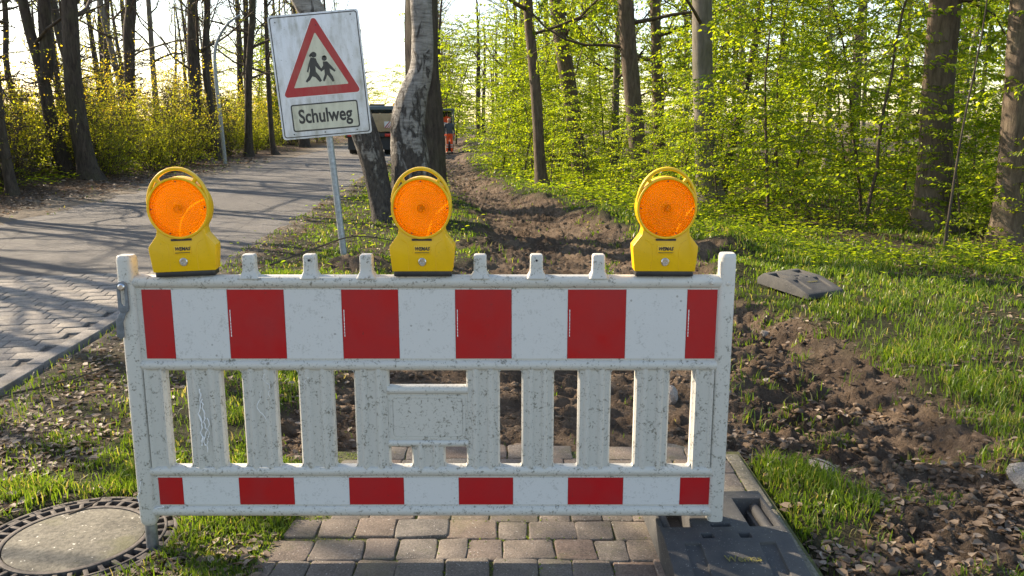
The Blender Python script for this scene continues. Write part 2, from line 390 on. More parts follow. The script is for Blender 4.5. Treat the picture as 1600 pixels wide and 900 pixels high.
m_bark("bark_grey", [(0.3, (0.10, 0.088, 0.072)), (0.55, (0.185, 0.165, 0.135)), (0.75, (0.26, 0.235, 0.20))], 0.7, 0.35, 0.35)
m_bark("twig", [(0.3, (0.05, 0.036, 0.026)), (0.7, (0.13, 0.10, 0.075))], 1.0, 0.3, 0.15)
def m_birch(name, off, lo, mid, hi):
  t = NT(name); co = t.coord(scale=(1, 1, 0.45)); co2 = t.coord(); x, y, z = t.sep(co2)
  f = t.noise(co, 9, 7, 0.7, 0.8); w = t.noise(t.coord(scale=(0.35, 0.35, 2.2)), 14, 5, 0.65)
  hz = t.math('MULTIPLY_ADD', z, -0.085); hz.node.inputs[2].default_value = off
  k = t.math('ADD', f, hz)
  dk = t.ramp(k, [(0.53, 0.0), (0.60, 1.0)])
  wh = t.ramp(w, [(0.35, lo), (0.5, mid), (0.7, hi)])
  c = t.mix(dk, wh, t.ramp(t.noise(co, 26, 5), [(0.3, (0.022, 0.018, 0.016)), (0.7, (0.10, 0.085, 0.07))]))
  t.set(c, 0.85); t.bump(t.math('ADD', t.math('MULTIPLY', dk, -0.6), t.math('MULTIPLY', f, 1.6)), 1.0, 0.045); M[name] = t.m
m_birch("bark_birch", 0.185, (0.14, 0.125, 0.11), (0.25, 0.235, 0.21), (0.37, 0.35, 0.32))
m_birch("bark_birch_dark", 0.215, (0.16, 0.145, 0.125), (0.28, 0.26, 0.23), (0.40, 0.38, 0.35))
# vehicles and people
simple("bed_beige", (0.45, 0.34, 0.20), 0.6, var=0.2, scale=5); simple("truck_dark", (0.03, 0.032, 0.035), 0.6)
simple("truck_red", (0.25, 0.03, 0.02), 0.5); simple("truck_green", (0.06, 0.09, 0.09), 0.4); simple("tyre", (0.02, 0.02, 0.02), 0.85)
simple("lamp_red", (0.6, 0.02, 0.01), 0.3); simple("beacon", (0.9, 0.35, 0.01), 0.3); simple("paint_white", (0.75, 0.75, 0.74), 0.5)
simple("digger_grey", (0.09, 0.12, 0.12), 0.45); simple("hi_vis_orange", (0.85, 0.10, 0.015), 0.7); simple("jacket_grey", (0.06, 0.07, 0.075), 0.8)
simple("skin", (0.45, 0.26, 0.18), 0.6); simple("hair", (0.03, 0.022, 0.016), 0.7); simple("boot", (0.03, 0.025, 0.02), 0.7); simple("reflective", (0.6, 0.6, 0.56), 0.4)
t = NT("glass"); t.set((0.10, 0.13, 0.13), 0.05); t.b.inputs["Transmission Weight"].default_value = 0.85; t.b.inputs["IOR"].default_value = 1.05; M["glass"] = t.m

# ------------------------------------------------------------------ ground plan
rng = np.random.default_rng(7); random.seed(7)
def road_r(y): return -2.62 - 0.065 * y
def road_l(y): return -6.80 - 0.065 * y
PY = [0, 3.6, 4.5, 6.0, 7.5, 9.0, 11., 13., 16., 20., 28., 41., 60.]
PL = [-1.2, -1.15, -1.15, -0.95, -0.75, -0.5, -0.4, -0.5, -0.9, -1.5, -2.3, -3.6, -4.6]
PR = [2.5, 2.3, 2.3, 2.35, 2.0, 2.15, 1.75, 1.25, 0.55, -0.3, -1.3, -2.3, -3.3]
MAN = (-1.60, 2.84)
def soil_mask(x, y):
    n = (fbm(x * 1.7, y * 1.7, 4, 3) - 0.5) * 1.1
    l = np.interp(y, PY, PL); r = np.interp(y, PY, PR)
    path = np.minimum(sst(-0.12, 0.12, x - l + n * 0.6), sst(-0.15, 0.15, r - x + n * 0.9)) * sst(3.55, 3.75, y)
    right = sst(-0.1, 0.15, x - 1.08) * sst(0.1, -0.2, y - 4.6 - n)        # churned ground right of the kerb
    gr = np.exp(-(((x - 1.24) / 0.20) ** 2 + ((y - 3.35) / 0.62) ** 2))      # grass strip along the kerb
    gr2 = np.exp(-(((x - 2.35) / 0.45) ** 2 + ((y - 3.95) / 0.35) ** 2)) * 0.9
    right = np.clip(right - 0.95 * gr - gr2 + n * 0.5, 0, 1)
    heap = np.exp(-(((x + 1.55) / 0.42) ** 2 + ((y - 8.6) / 0.40) ** 2)) * 1.4
    return np.clip(np.maximum(np.maximum(path, right), heap * (0.7 + n)), 0, 1)
def ground_z(x, y):
    x = np.asarray(x, float); y = np.asarray(y, float)
    s = soil_mask(x, y)
    z = (fbm(x * 0.9, y * 0.9, 4, 11) - 0.5) * 0.07
    z = z + s * ((fbm(x * 3.1, y * 4.2, 5, 21, 0.6) - 0.5) * 0.12 - 0.045 - 0.06 * np.abs(fbm(x * 6.5, y * 8.5, 4, 23, 0.6) - 0.5) * 2 + 0.035 * sst(0.55, 0.75, fbm(x * 14, y * 16, 3, 27)))
    l = np.interp(y, PY, PL); r = np.interp(y, PY, PR)
    inp = sst(0.0, 0.35, x - l) * sst(0.0, 0.35, r - x) * sst(3.55, 3.8, y)
    z = z - inp * 0.075
    # heaved edges and heaps
    def g(cx, cy, sx, sy, h): return h * np.exp(-(((x - cx) / sx) ** 2 + ((y - cy) / sy) ** 2))
    rough = 0.5 + fbm(x * 5, y * 5, 4, 31)
    z = z + (g(-1.6, 8.7, .38, .35, .17) + g(2.35, 9.5, .5, .3, .22) + g(2.0, 10.2, .35, .4, .18) + g(0.5, 16.0, .5, 1.2, .15)
             + g(1.35, 13.2, .4, 1.2, .16) + g(2.25, 8.4, .4, .4, .10) + g(2.6, 3.1, .5, .5, .10) + g(-0.65, 4.6, .25, .5, .06)) * rough
    # crawler prints: cross bars pressed into the soft soil
    tr = np.exp(-((x - 1.65) / 0.34) ** 4) * sst(3.3, 3.8, y) * sst(8.2, 7.2, y) + np.exp(-((x - 0.35) / 0.32) ** 4) * sst(4.2, 4.6, y) * sst(16, 12, y)
    z = z + tr * s * 0.05 * np.sin(y * 2 * math.pi / 0.17 + 2.5 * fbm(x * 2, y * 2, 3, 41)) * fbm(x * 2.3, y * 1.3, 3, 43) * 1.6 - tr * s * 0.03
    # flat places: manhole, footpath, road
    dm = np.hypot(x - MAN[0], y - MAN[1]); z = z * sst(0.36, 0.62, dm) - 0.05 * sst(0.40, 0.34, dm)
    fp = sst(-0.90, -0.82, x) * sst(1.15, 1.04, x) * sst(3.74, 3.66, y); z = z * (1 - fp) - 0.075 * fp
    fe = np.exp(-((x + 1.05) / 0.35) ** 2) * sst(3.9, 3.4, y); z = z * (1 - fe * 0.7) + fe * 0.004
    rb = sst(0.30, 1.1, x - road_r(y)); rl = sst(0.5, 2.0, road_l(y) - x)
    ir = sst(0.10, -0.06, x - road_r(y) + (fbm(x * 3, y * 1.6, 4, 51) - 0.5) * 0.28 * sst(7.8, 9.5, y)) * sst(0.10, -0.10, road_l(y) - x + (fbm(x * 2, y * 1.2, 4, 53) - 0.5) * 0.8)
    z = z * np.maximum(np.maximum(rb, rl), 0.25) * (1 - ir) - 0.075 * ir
    z = z + 0.25 * sst(1.5, 7, road_l(y) - x) * sst(10, 16, y)                 # wood floor left of the road lies a little higher
    return z
xs = [-3.2]
while xs[-1] < 3.4: xs.append(xs[-1] + (0.026 if xs[-1] < -1.3 else 0.0185))
dx = 0.026
while xs[-1] < 400: dx *= 1.055; xs.append(xs[-1] + dx)
dx = 0.026; L_ = [-3.2]
while L_[-1] > -400: dx *= 1.05; L_.append(L_[-1] - dx)
xs = np.array(L_[:0:-1] + xs)
ys = [2.2]
while ys[-1] < 26: ys.append(ys[-1] + max(0.017, ys[-1] * 0.0058))
dy = 0.2
while ys[-1] < 600: dy *= 1.06; ys.append(ys[-1] + dy)
dy = 0.03; L_ = [2.2]
while L_[-1] > -40: dy *= 1.12; L_.append(L_[-1] - dy)
ys = np.array(L_[:0:-1] + ys)
X, Y = np.meshgrid(xs, ys); Z = ground_z(X, Y)
soil = soil_mask(X, Y)
nl = (fbm(X * 0.8, Y * 0.8, 4, 61) - 0.5)
dl = road_l(Y) - X                                        # metres left of the road's far edge
sand = sst(1.5, 0.7, dl + nl * 1.2) * sst(-1.0, -0.2, dl) + sst(0.45, 0.10, X - road_r(Y) + nl * 0.7) * sst(-1.0, -0.05, X - road_r(Y)) * 0.8
lit = np.clip(sst(0.6, 1.4, dl + nl) + 0.55 * sst(0.45, 0.7, fbm(X * 2.4, Y * 2.4, 4, 71)) * (X < 0) + sst(0.0, 2.0, X - np.interp(Y, PY, PR) - 1.5) * 0.5 * sst(8, 11, Y), 0, 1)
mask = np.stack([soil, lit * (1 - soil), np.clip(sand, 0, 1), np.ones_like(X)], -1).reshape(-1, 4)
ny, nx = X.shape; I = np.arange(ny * nx).reshape(ny, nx)
F = np.stack([I[:-1, :-1], I[:-1, 1:], I[1:, 1:], I[1:, :-1]], -1).reshape(-1, 4)
me = np_mesh("ground", np.stack([X, Y, Z], -1).reshape(-1, 3), [(F, 0)], {"mask": mask}, smooth=True)
tag(link("ground", me, M["ground"]), kind="structure")
def gz(x, y): return float(ground_z(np.array([x]), np.array([y]))[0])

# ---- road: asphalt beyond, small paving stones near the camera
y_j0, y_j1 = 8.15, 8.85           # the joint between paving and asphalt runs slightly askew
def joint_y(x): return 8.72 + (x + 3.2) * 0.24
V = []; Fq = []
yy = np.concatenate([[0], np.geomspace(0.4, 140, 60)])
for q in yy:
    for s_ in np.linspace(0, 1, 9):
        x0 = road_r(8.6) + (road_l(8.6) - road_r(8.6)) * s_
        y_ = joint_y(x0) + q
        V.append((road_r(y_) + 0.17 + (road_l(y_) - road_r(y_) - 0.5) * s_, y_ - 0.2, -0.021 + 0.03 * (0.25 - (s_ - 0.5) ** 2)))
for i in range(len(yy) - 1):
    for j in range(8): a_ = i * 9 + j; Fq.append((a_, a_ + 9, a_ + 10, a_ + 1))
tag(link("asphalt_road", np_mesh("asphalt_road", V, [(np.array(Fq), 0)], smooth=True), M["asphalt"]), kind="structure")
def paver_mesh(cx, cy, w, d, rot, h=0.07, jit=0.004, r=0.014, rg=random):
    """a rounded, slightly uneven stone; top at z = 0 with a soft arris"""
    c4 = [(-w / 2, -d / 2), (w / 2, -d / 2), (w / 2, d / 2), (-w / 2, d / 2)]
    c4 = [(a + rg.uniform(-jit, jit), b + rg.uniform(-jit, jit)) for a, b in c4]
    out = []
    for i in range(4):
        p = Vector(c4[i]); a = Vector(c4[i - 1]); b = Vector(c4[(i + 1) % 4])
        da = (a - p).normalized(); db = (b - p).normalized()
        out += [p + da * r, p + (da + db) * r * 0.3, p + db * r]
    out = [q for i in range(len(out)) for q in ((out[i], (out[i] + out[(i + 1) % len(out)]) / 2 + Vector((rg.uniform(-1, 1), rg.uniform(-1, 1))) * jit * .5) if i % 3 == 2 else (out[i],))]
    n = len(out); cs, sn = math.cos(rot), math.sin(rot); tz = rg.uniform(-0.002, 0.002); tx = rg.uniform(-.012, .012); ty = rg.uniform(-.012, .012)
    ctr = Vector((0, 0)); V = []
    for k, z in ((1.0, -h), (1.0, -0.006), (0.975, -0.0015), (0.92, 0.0)):
        for p in out:
            q = p * k; V.append((cx + q.x * cs - q.y * sn, cy + q.x * sn + q.y * cs, z + tz + q.x * tx + q.y * ty))
    Fs = [(k * n + i, k * n + (i + 1) % n, (k + 1) * n + (i + 1) % n, (k + 1) * n + i) for k in range(3) for i in range(n)]
    return V, Fs, [tuple(3 * n + i for i in range(n))]
ang = math.atan(0.065)
bed = MB(); bed.prism([(road_r(-3), -3), (road_r(9), 8.72), (road_l(8.0), joint_y(road_l(8.0))), (road_l(-3), -3)], -0.09, -0.024, 'z')
paved = bed.build("paved_road", M["road_joint"]); tag(paved, kind="structure")
V_, F4_, F12_ = [], [], []; cnt = 0
rg = random.Random(5)
row = 0; d_ = 0.172
q = -2.4
while q < 11.5:
    s_ = 0.075 + (0.10 if row % 2 else 0.0) - 0.2
    while s_ < 4.35:
        w_ = 0.203; c = s_ + w_ / 2
        if c > 0.02 and c < 4.1:
            # road frame -> world, the row direction leans with the joint
            y_ = q + 0.21 * -c * 1.0; x_ = road_r(y_) - 0.13 - c
            if y_ < joint_y(x_) - 0.09 and y_ > -2.6:
                seen = x_ > -0.625 * y_ - 0.25 and y_ > 4.2 and x_ < -2.6
                v, f4, f12 = paver_mesh(0, 0, w_ * 1.022 - 0.006, d_ - 0.010, 0.207, jit=0.004, r=0.010, rg=rg)
                if seen and cnt < 300:
                    me = np_mesh("paver", v, [(np.array(f4), 0), (np.array(f12), 0)], smooth=False)
                    o = link("paver", me, M["road_paver"], paved); o.location = (x_, y_, -0.006 + rg.uniform(-.002, .003)); cnt += 1
                else:
                    b_ = len(V_); V_ += [(a + x_, b + y_, c2 - 0.006) for a, b, c2 in v]
                    F4_ += [tuple(i + b_ for i in f) for f in f4]; F12_ += [tuple(i + b_ for i in f) for f in f12]
        s_ += w_
    row += 1; q += d_
o = link("paving_stones", np_mesh("paving_stones", V_, [(np.array(F4_), 0), (np.array(F12_), 0)]), M["road_paver"], paved); o["kind"] = "stuff"
for i in range(13):
    y0 = -3.0 + i * 0.9; v, f4, f12 = paver_mesh(0, 0, 0.115, 0.892, ang, h=0.12, jit=0.003, r=0.008, rg=rg)
    o = link("kerb_stone", np_mesh("kerb_stone", v, [(np.array(f4), 0), (np.array(f12), 0)]), M["kerb_concrete"], paved)
    o.location = (road_r(y0 + .45) - 0.065, y0 + 0.45, 0.006 + rg.uniform(-.003, .003))

# ---- footpath of old paving stones in front of and under the barrier
fb = MB(); fb.box(-0.90, 1.06, 0.2, 3.70, -0.07, -0.010)
foot = fb.build("footpath", M["joint_moss"]); tag(foot, kind="structure")
PRECT = []
rg = random.Random(11); y_ = 1.35; row = 0
while y_ < 3.66:
    d_ = rg.uniform(0.142, 0.158); x_ = -0.93 + rg.uniform(-.08, .06)
    wob = rg.uniform(-.006, .006)
    while x_ < 0.965:
        w_ = rg.choice((0.115, 0.13, 0.145, 0.165, 0.19)) + rg.uniform(-.008, .008)
        if x_ + w_ > 0.93: w_ = 0.975 - x_
        if w_ > 0.05:
            if not (y_ > 3.45 and rg.random() < 0.25) and not (x_ < -0.85 and rg.random() < 0.35):
                v, f4, f12 = paver_mesh(0, 0, w_ - 0.004, d_ - 0.003, rg.uniform(-.025, .025), jit=0.007, r=0.012, rg=rg)
                o = link("paver", np_mesh("paver", v, [(np.array(f4), 0), (np.array(f12), 0)]), M["paver"], foot)
                PRECT.append((x_ + .006, x_ + w_ - .006, y_ + .005 + wob, y_ + d_ - .005 + wob))
                o.location = (x_ + w_ / 2, y_ + d_ / 2 + wob + 0.012 * math.sin(x_ * 3 + row), rg.uniform(-.003, .003))
        x_ += w_
    y_ += d_; row += 1
for i in range(4):
    v, f4, f12 = paver_mesh(0, 0, 0.062, 0.79 if i < 3 else 0.55, rg.uniform(-.006, .006), h=.10, jit=.003, r=.008, rg=rg)
    o = link("edging_stone", np_mesh("edging_stone", v, [(np.array(f4), 0), (np.array(f12), 0)]), M["old_concrete"], foot)
    o.location = (1.012, 1.1 + i * 0.8 - (0.12 if i == 3 else 0), 0.002)

# ---- manhole
mh = empty("manhole_cover", (MAN[0], MAN[1], 0.0)); tag(mh, "round manhole cover with concrete centre and slotted iron ring beside the barrier post", "manhole cover")
MB().lathe([(0.0, 0.012), (0.20, 0.011), (0.236, 0.008), (0.238, -0.03)], 48).build("concrete_disc", M["old_concrete"], mh, smooth=True)
mb = MB(); c_ = lambda r: [(r * math.cos(a), r * math.sin(a)) for a in np.linspace(0, 2 * math.pi, 65)[:-1]]
mb.ringprism(c_(0.258), c_(0.240), -0.04, 0.011, 'z').build("lid_rim", M["cast_iron"], mh, bevel=0.002)
MB().ringprism(c_(0.312), c_(0.302), -0.04, 0.008, 'z').build("ring", M["cast_iron"], mh, bevel=0.002)
MB().ringprism(c_(0.350), c_(0.335), -0.05, 0.006, 'z').build("frame", M["cast_iron"], mh, bevel=0.002)
MB().lathe([(0.0, -0.046), (0.345, -0.046), (0.345, -0.06)], 40).build("pit", M["black_plastic"], mh)
rib = None
for i in range(36):
    a = 2 * math.pi * (i + 0.3) / 36
    if rib is None:
        rib = MB().box(0.257, 0.303, -0.008, 0.008, -0.045, 0.007).build("rib", M["cast_iron"], mh, bevel=0.002); o = rib
    else: o = bpy.data.objects.new("rib", rib.data); COL.objects.link(o); o.parent = mh
    o.rotation_euler = (0, 0, a)
rib = None
for i in range(24):
    a = 2 * math.pi * (i + 0.5) / 24
    if rib is None:
        rib = MB().box(0.311, 0.336, -0.022, 0.022, -0.045, 0.005).build("lug", M["cast_iron"], mh, bevel=0.002); o = rib
    else: o = bpy.data.objects.new("lug", rib.data); COL.objects.link(o); o.parent = mh
    o.rotation_euler = (0, 0, a)

# ------------------------------------------------------------------ stuff on the ground: clods, grass, leaves, herbs
def inview(x, y, m=0.3): return (y > 2.2) & (np.abs(x) < 0.64 * y + m)
def blocked(x, y, r=0.0):
    b = (x > road_l(y) + 0.35) & (x < road_r(y) + 0.02 - r)
    b |= (x > -0.84) & (x < 1.05) & (y < 3.68)
    b |= np.hypot(x - MAN[0], y - MAN[1]) < 0.355
    b |= (np.abs((x - 2.58) * .93 + (y - 7.40) * .37) < .21) & (np.abs(-(x - 2.58) * .37 + (y - 7.40) * .93) < .40)
    b |= (x > .50) & (x < 1.0) & (y > 2.2) & (y < 3.1)
    return b
def sample(n, y0=2.2, y1=30, p=1.6, w=0.66):
    """points on the ground, denser near the camera"""
    u = rng.random(n); e = 1 - p
    y = (y0 ** e + u * (y1 ** e - y0 ** e)) ** (1 / e)
    x = (rng.random(n) * 2 - 1) * (w * y + 0.4)
    return x, y
def leaf_geo(P, D, N, L, Wd, fold=0.18, droop=0.12):
    D = D / np.linalg.norm(D, axis=1, keepdims=True)
    S = np.cross(D, N); S /= np.maximum(np.linalg.norm(S, axis=1, keepdims=True), 1e-6); N = np.cross(S, D)
    L = L[:, None]; Wd = Wd[:, None]
    v = np.stack([P, P + D * L * .30 + S * Wd * .46 + N * Wd * fold, P + D * L * .68 + S * Wd * .36 + N * (Wd * fold - L * droop * .4),
                  P + D * L - N * L * droop, P + D * L * .68 - S * Wd * .36 + N * (Wd * fold - L * droop * .4), P + D * L * .30 - S * Wd * .46 + N * Wd * fold], 1)
    n = len(P); b = np.arange(n)[:, None] * 6
    F = np.concatenate([b + [0, 1, 2, 3], b + [0, 3, 4, 5]], 0)
    return v.reshape(-1, 3), F
def rdir(n): a = rng.random(n) * 2 * math.pi; return np.cos(a), np.sin(a)
# clods
x, y = sample(120000, 2.3, 22, 1.7); s = soil_mask(x, y); k = (s > 0.45) & ~blocked(x, y) & (fbm(x * 2.2, y * 2.2, 3, 77) > 0.42)
x, y = x[k][:9000], y[k][:9000]; n = len(x)
bmt = bmesh.new(); bmesh.ops.create_icosphere(bmt, subdivisions=1, radius=1); ico = np.array([v.co[:] for v in bmt.verts]); icf = np.array([[v.index for v in f.verts] for f in bmt.faces]); bmt.free()
r = 0.003 + 0.024 * rng.random(n) ** 6 + 0.0006 * y
sh = ico[None] * (0.35 + 0.95 * rng.random((n, len(ico), 1))) * r[:, None, None] * np.array([1.2, 1.0, 0.75])
V = sh + np.stack([x, y, ground_z(x, y) + r * 0.1], -1)[:, None]
F = (icf[None] + (np.arange(n) * len(ico))[:, None, None]).reshape(-1, 3)
tag(link("soil_clods", np_mesh("soil_clods", V.reshape(-1, 3), [(F, 0)]), M["clod"]), "loose brown clods of soil over the dug up path", "soil", kind="stuff")
# grass
def grass(name, n, y0, y1, hfun, dens, seed, label, p=1.9):
    x, y = sample(n, y0, y1, p)
    k = ~blocked(x, y) & (rng.random(n) < dens(x, y)); x, y = x[k], y[k]; n = len(x)
    h = hfun(x, y) * (0.45 + 0.8 * rng.random(n)); w = (0.0022 + 0.0016 * rng.random(n)) * np.maximum(1, y / 4.0)
    cx, cy = rdir(n); lean = h * (0.15 + 0.75 * rng.random(n) ** 1.5)
    base = np.stack([x, y, ground_z(x, y) - 0.006], -1)
    fx, fy = rdir(n); side = np.stack([fx, fy, 0 * fx], -1) * w[:, None]
    d = np.stack([cx * lean, cy * lean, 0 * x], -1); up = np.array([0, 0, 1.0])
    mid = base + d * 0.35 + up * (h * 0.6)[:, None]; tip = base + d + up * (h * (1 - 0.25 * (lean / h)))[:, None]
    V = np.stack([base - side, base + side, mid + side * .75, mid - side * .75, tip], 1).reshape(-1, 3)
    b = np.arange(n)[:, None] * 5
    cl = np.clip(0.15 + 0.5 * fbm(x * 1.3, y * 1.3, 3, seed) + 0.45 * (rng.random(n) - 0.3), 0, 1)
    cl = np.where(rng.random(n) < 0.14, 0.9 + 0.1 * rng.random(n), np.minimum(cl, 0.88))
    me = np_mesh(name, V, [(b + [0, 1, 2, 3], 0), (b + [3, 2, 4], 0)], {"rnd": np.repeat(cl, 5)})
    return tag(link(name, me, M["grass"]), label, "grass", kind="stuff")
def gd(x, y):
    s = soil_mask(x, y); c = fbm(x * 1.5, y * 1.5, 4, 91); c2 = fbm(x * 5, y * 5, 3, 93)
    d = (1 - s) ** 1.5 * (0.12 + 0.88 * sst(0.42, 0.62, c * 0.55 + c2 * 0.45))
    d = d + 0.5 * s * sst(0.58, 0.68, c2) * ((x > 1.0) + 0.12)
    d *= np.where(x < road_r(y) + 0.3 + 0.5 * fbm(x * 2, y * 2, 3, 95), 0.25, 1)
    d *= np.where(x < road_l(y), 0.12 + 0.5 * (np.abs(road_l(y) - 1.6 - x) < 0.8) * (y > 24), 1)
    lush = np.exp(-(((x - 3.0) / 1.1) ** 2 + ((y - 5.6) / 1.0) ** 2)) + 0.1 * np.exp(-(((x - 1.24) / .22) ** 2 + ((y - 3.3) / .6) ** 2)) + sst(0.0, 0.8, x - np.interp(y, PY, PR)) * (y > 7.2)
    d = d * (0.52 + 0.42 * lush) * np.where((x < -0.85) & (y < 9), 1.7, 1.0)
    d *= np.where((x > np.interp(y, PY, PR) + 2.0) & (y > 9), 0.35, 1)
    return np.clip(d, 0, 1)
def gh(x, y):
    lush = np.exp(-(((x - 3.0) / 1.1) ** 2 + ((y - 5.6) / 1.0) ** 2)) + 0.15 * np.exp(-(((x - 1.24) / .25) ** 2 + ((y - 3.3) / .6) ** 2)) + 0.5 * (x > 1.6) * (y > 8)
    return (0.026 + 0.085 * fbm(x * 2.2, y * 2.2, 3, 97) ** 1.4 + 0.036 * lush) * np.where(x < -0.7, 0.85, 1.0)
grass("grass", 420000, 2.3, 26, gh, gd, 99, "short spring grass on the near verges and beside the dug up path")
grass("far_grass", 330000, 6.5, 34, lambda x, y: gh(x, y) * 1.15, lambda x, y: np.clip(gd(x, y) * 0.9 * ((x > road_r(y)) | (y > 24)), 0, 1), 105, "grass farther off between road, path and thicket", 0.6)
# fallen leaves
x, y = sample(130000, 2.25, 34, 1.6)
p = 0.05 + 0.26 * ((x < -0.7) & (x > road_r(y) + .1)) * sst(0.42, 0.6, fbm(x * 2.4, y * 2.4, 4, 71)) + 0.9 * (road_l(y) - x > 0.5) * (road_l(y) - x < 4) + 0.22 * (x > 1.05) * sst(0.48, 0.62, fbm(x * 1.9, y * 1.9, 3, 73)) \
    + 0.22 * ((x - np.interp(y, PY, PR)) > 1.2) * (y > 8) + 0.35 * (np.abs(x - road_r(y) - 0.2) < 0.35) * (y > 8) - 0.1 * (y > 3.7) * (x > -0.6) * (x < 1.0)
k = (rng.random(len(x)) < p) & ~blocked(x, y); x, y = x[k], y[k]; n = len(x)
ax, ay = rdir(n); D = np.stack([ax, ay, 0.5 * (rng.random(n) - 0.4)], -1); N = np.stack([0.9 * (rng.random(n) - .5), 0.9 * (rng.random(n) - .5), np.ones(n)], -1)
Ls = (0.022 + 0.032 * rng.random(n)) * np.maximum(1, y / 9); P = np.stack([x, y, ground_z(x, y) + 0.004 + 0.012 * rng.random(n)], -1)
V, F = leaf_geo(P, D, N, Ls, Ls * (0.5 + 0.3 * rng.random(n)), 0.12, 0.15)
tag(link("fallen_leaves", np_mesh("fallen_leaves", V, [(F, 0)], {"rnd": np.repeat(rng.random(n) ** 1.1, 6)}), M["dead_leaf"]), "dry brown leaves scattered over verge and soil", "leaves", kind="stuff")
# a few leaves and crumbs lying on the paving
# low leafy herbs under the wood's edge and on the verge
x, y = sample(110000, 7.0, 34, 1.1)
far_r = np.clip((x - np.interp(y, PY, PR) - 0.2) / 1.0, 0, 1) * (y > 8.3)
p = 0.85 * far_r * sst(0.34, 0.55, fbm(x * 1.1, y * 1.1, 3, 101)) + 0.5 * ((road_l(y) - x) > 2.6) + 0.04 * (y > 7.5) * (x > road_r(y))
k = (rng.random(len(x)) < p) & ~blocked(x, y) & (soil_mask(x, y) < 0.5); x, y = x[k][:30000], y[k][:30000]; n = len(x)
hh = (0.03 + 0.16 * rng.random(n)) * np.where(y < 8, 0.4, 1.0); ax, ay = rdir(n)
P = np.stack([x, y, ground_z(x, y) + hh], -1); D = np.stack([ax, ay, 0.5 * (rng.random(n) - 0.4)], -1); N = np.stack([0.7 * (rng.random(n) - .5), 0.7 * (rng.random(n) - .5), np.ones(n)], -1)
Ls = (0.04 + 0.045 * rng.random(n)) * np.maximum(0.8, y / 13)
V, F = leaf_geo(P, D, N, Ls, Ls * 0.62)
tag(link("ground_cover", np_mesh("ground_cover", V, [(F, 0)], {"rnd": np.repeat(rng.random(n), 6)}), M["leaf_green"]), "low leafy plants covering the floor under the trees", "ground cover", kind="stuff")

# moss and crumbs in the joints of the footpath
x = rng.uniform(-.9, 1.0, 60000); y = rng.uniform(2.3, 3.68, 60000); ok = np.ones(len(x), bool)
for a, b, c, d in PRECT: ok &= ~((x > a) & (x < b) & (y > c + .012 * math.sin(a * 3)) & (y < d + .012 * math.sin(a * 3)))
ok &= fbm(x * 4, y * 4, 3, 171) > 0.40
x, y = x[ok][:2600], y[ok][:2600]; n = len(x); ax, ay = rdir(n)
P = np.stack([x, y, -0.012 + 0.010 * rng.random(n)], -1); D = np.stack([ax, ay, 0.3 + 0.6 * rng.random(n)], -1); N = np.stack([ay, -ax, np.ones(n)], -1)
Ls = 0.004 + 0.007 * rng.random(n); V, F = leaf_geo(P, D, N, Ls, Ls * .8)
tag(link("moss", np_mesh("moss", V, [(F, 0)], {"rnd": np.repeat(rng.random(n), 6)}), M["grass"]), "green moss growing in the joints of the paving", "moss", kind="stuff")

# ------------------------------------------------------------------ trees
def segs_mesh(S, k=5):
    """frustums from rows (x0,y0,z0,x1,y1,z1,r0,r1)"""
    S = np.asarray(S, float); P0, P1, R0, R1 = S[:, :3], S[:, 3:6], S[:, 6], S[:, 7]
    D = P1 - P0; D /= np.maximum(np.linalg.norm(D, axis=1, keepdims=True), 1e-6)
    ref = np.where(np.abs(D[:, 2:3]) > 0.9, [[1.0, 0, 0]], [[0, 0, 1.0]])
    U = np.cross(D, ref); U /= np.linalg.norm(U, axis=1, keepdims=True); Wv = np.cross(D, U)
    a = np.arange(k) * 2 * math.pi / k; c, s = np.cos(a)[None, :, None], np.sin(a)[None, :, None]
    O = U[:, None] * c + Wv[:, None] * s
    V = np.concatenate([P0[:, None] + O * R0[:, None, None], P1[:, None] + O * R1[:, None, None]], 1)
    b = np.arange(len(S))[:, None, None] * 2 * k; i = np.arange(k); j = (i + 1) % k
    F = (b + np.stack([i, j, j + k, i + k], -1)[None]).reshape(-1, 4)
    return V.reshape(-1, 3), F
def catmull(P, n):
    P = [np.array(p, float) for p in P]; P = [2 * P[0] - P[1]] + P + [2 * P[-1] - P[-2]]; out = []
    m = len(P) - 3
    for i in range(m):
        for q in range(n):
            t = q / n; a, b, c, d = P[i:i + 4]
            out.append(0.5 * (2 * b + (c - a) * t + (2 * a - 5 * b + 4 * c - d) * t * t + (3 * b - a - 3 * c + d) * t ** 3))
    out.append(P[-2]); return np.array(out)
def trunk_mesh(name, path, radii, sides=16, rough=0.06, flare=0.6, sub=6, seed=0):
    C = catmull(path, sub); rr_ = np.interp(np.linspace(0, len(path) - 1, len(C)), range(len(path)), radii)
    z = C[:, 2] - C[0, 2]; rr_ = rr_ * (1 + flare * np.exp(-np.maximum(z, 0) / 0.22))
    T = np.gradient(C, axis=0); T /= np.linalg.norm(T, axis=1, keepdims=True)
    U = np.cross(T, [[0, 1.0, 0]]); U /= np.linalg.norm(U, axis=1, keepdims=True); Wv = np.cross(T, U)
    a = np.arange(sides) * 2 * math.pi / sides
    nz = fbm(np.cos(a)[None] * 1.6 + 10 + seed + 0 * z[:, None], np.sin(a)[None] * 1.6 + z[:, None] * 0.9 + 5, 4, seed) - 0.5
    lob = 0.10 * np.exp(-np.maximum(z, 0) / 0.35)[:, None] * np.cos(a * 5 + seed)[None]
    rad = rr_[:, None] * (1 + nz * rough * 4 + lob)
    V = C[:, None] + (U[:, None] * np.cos(a)[None, :, None] + Wv[:, None] * np.sin(a)[None, :, None]) * rad[..., None]
    n = len(C); I = np.arange(n * sides).reshape(n, sides); J = np.roll(I, -1, 1)
    F = np.stack([I[:-1], J[:-1], J[1:], I[1:]], -1).reshape(-1, 4)
    return V.reshape(-1, 3), F
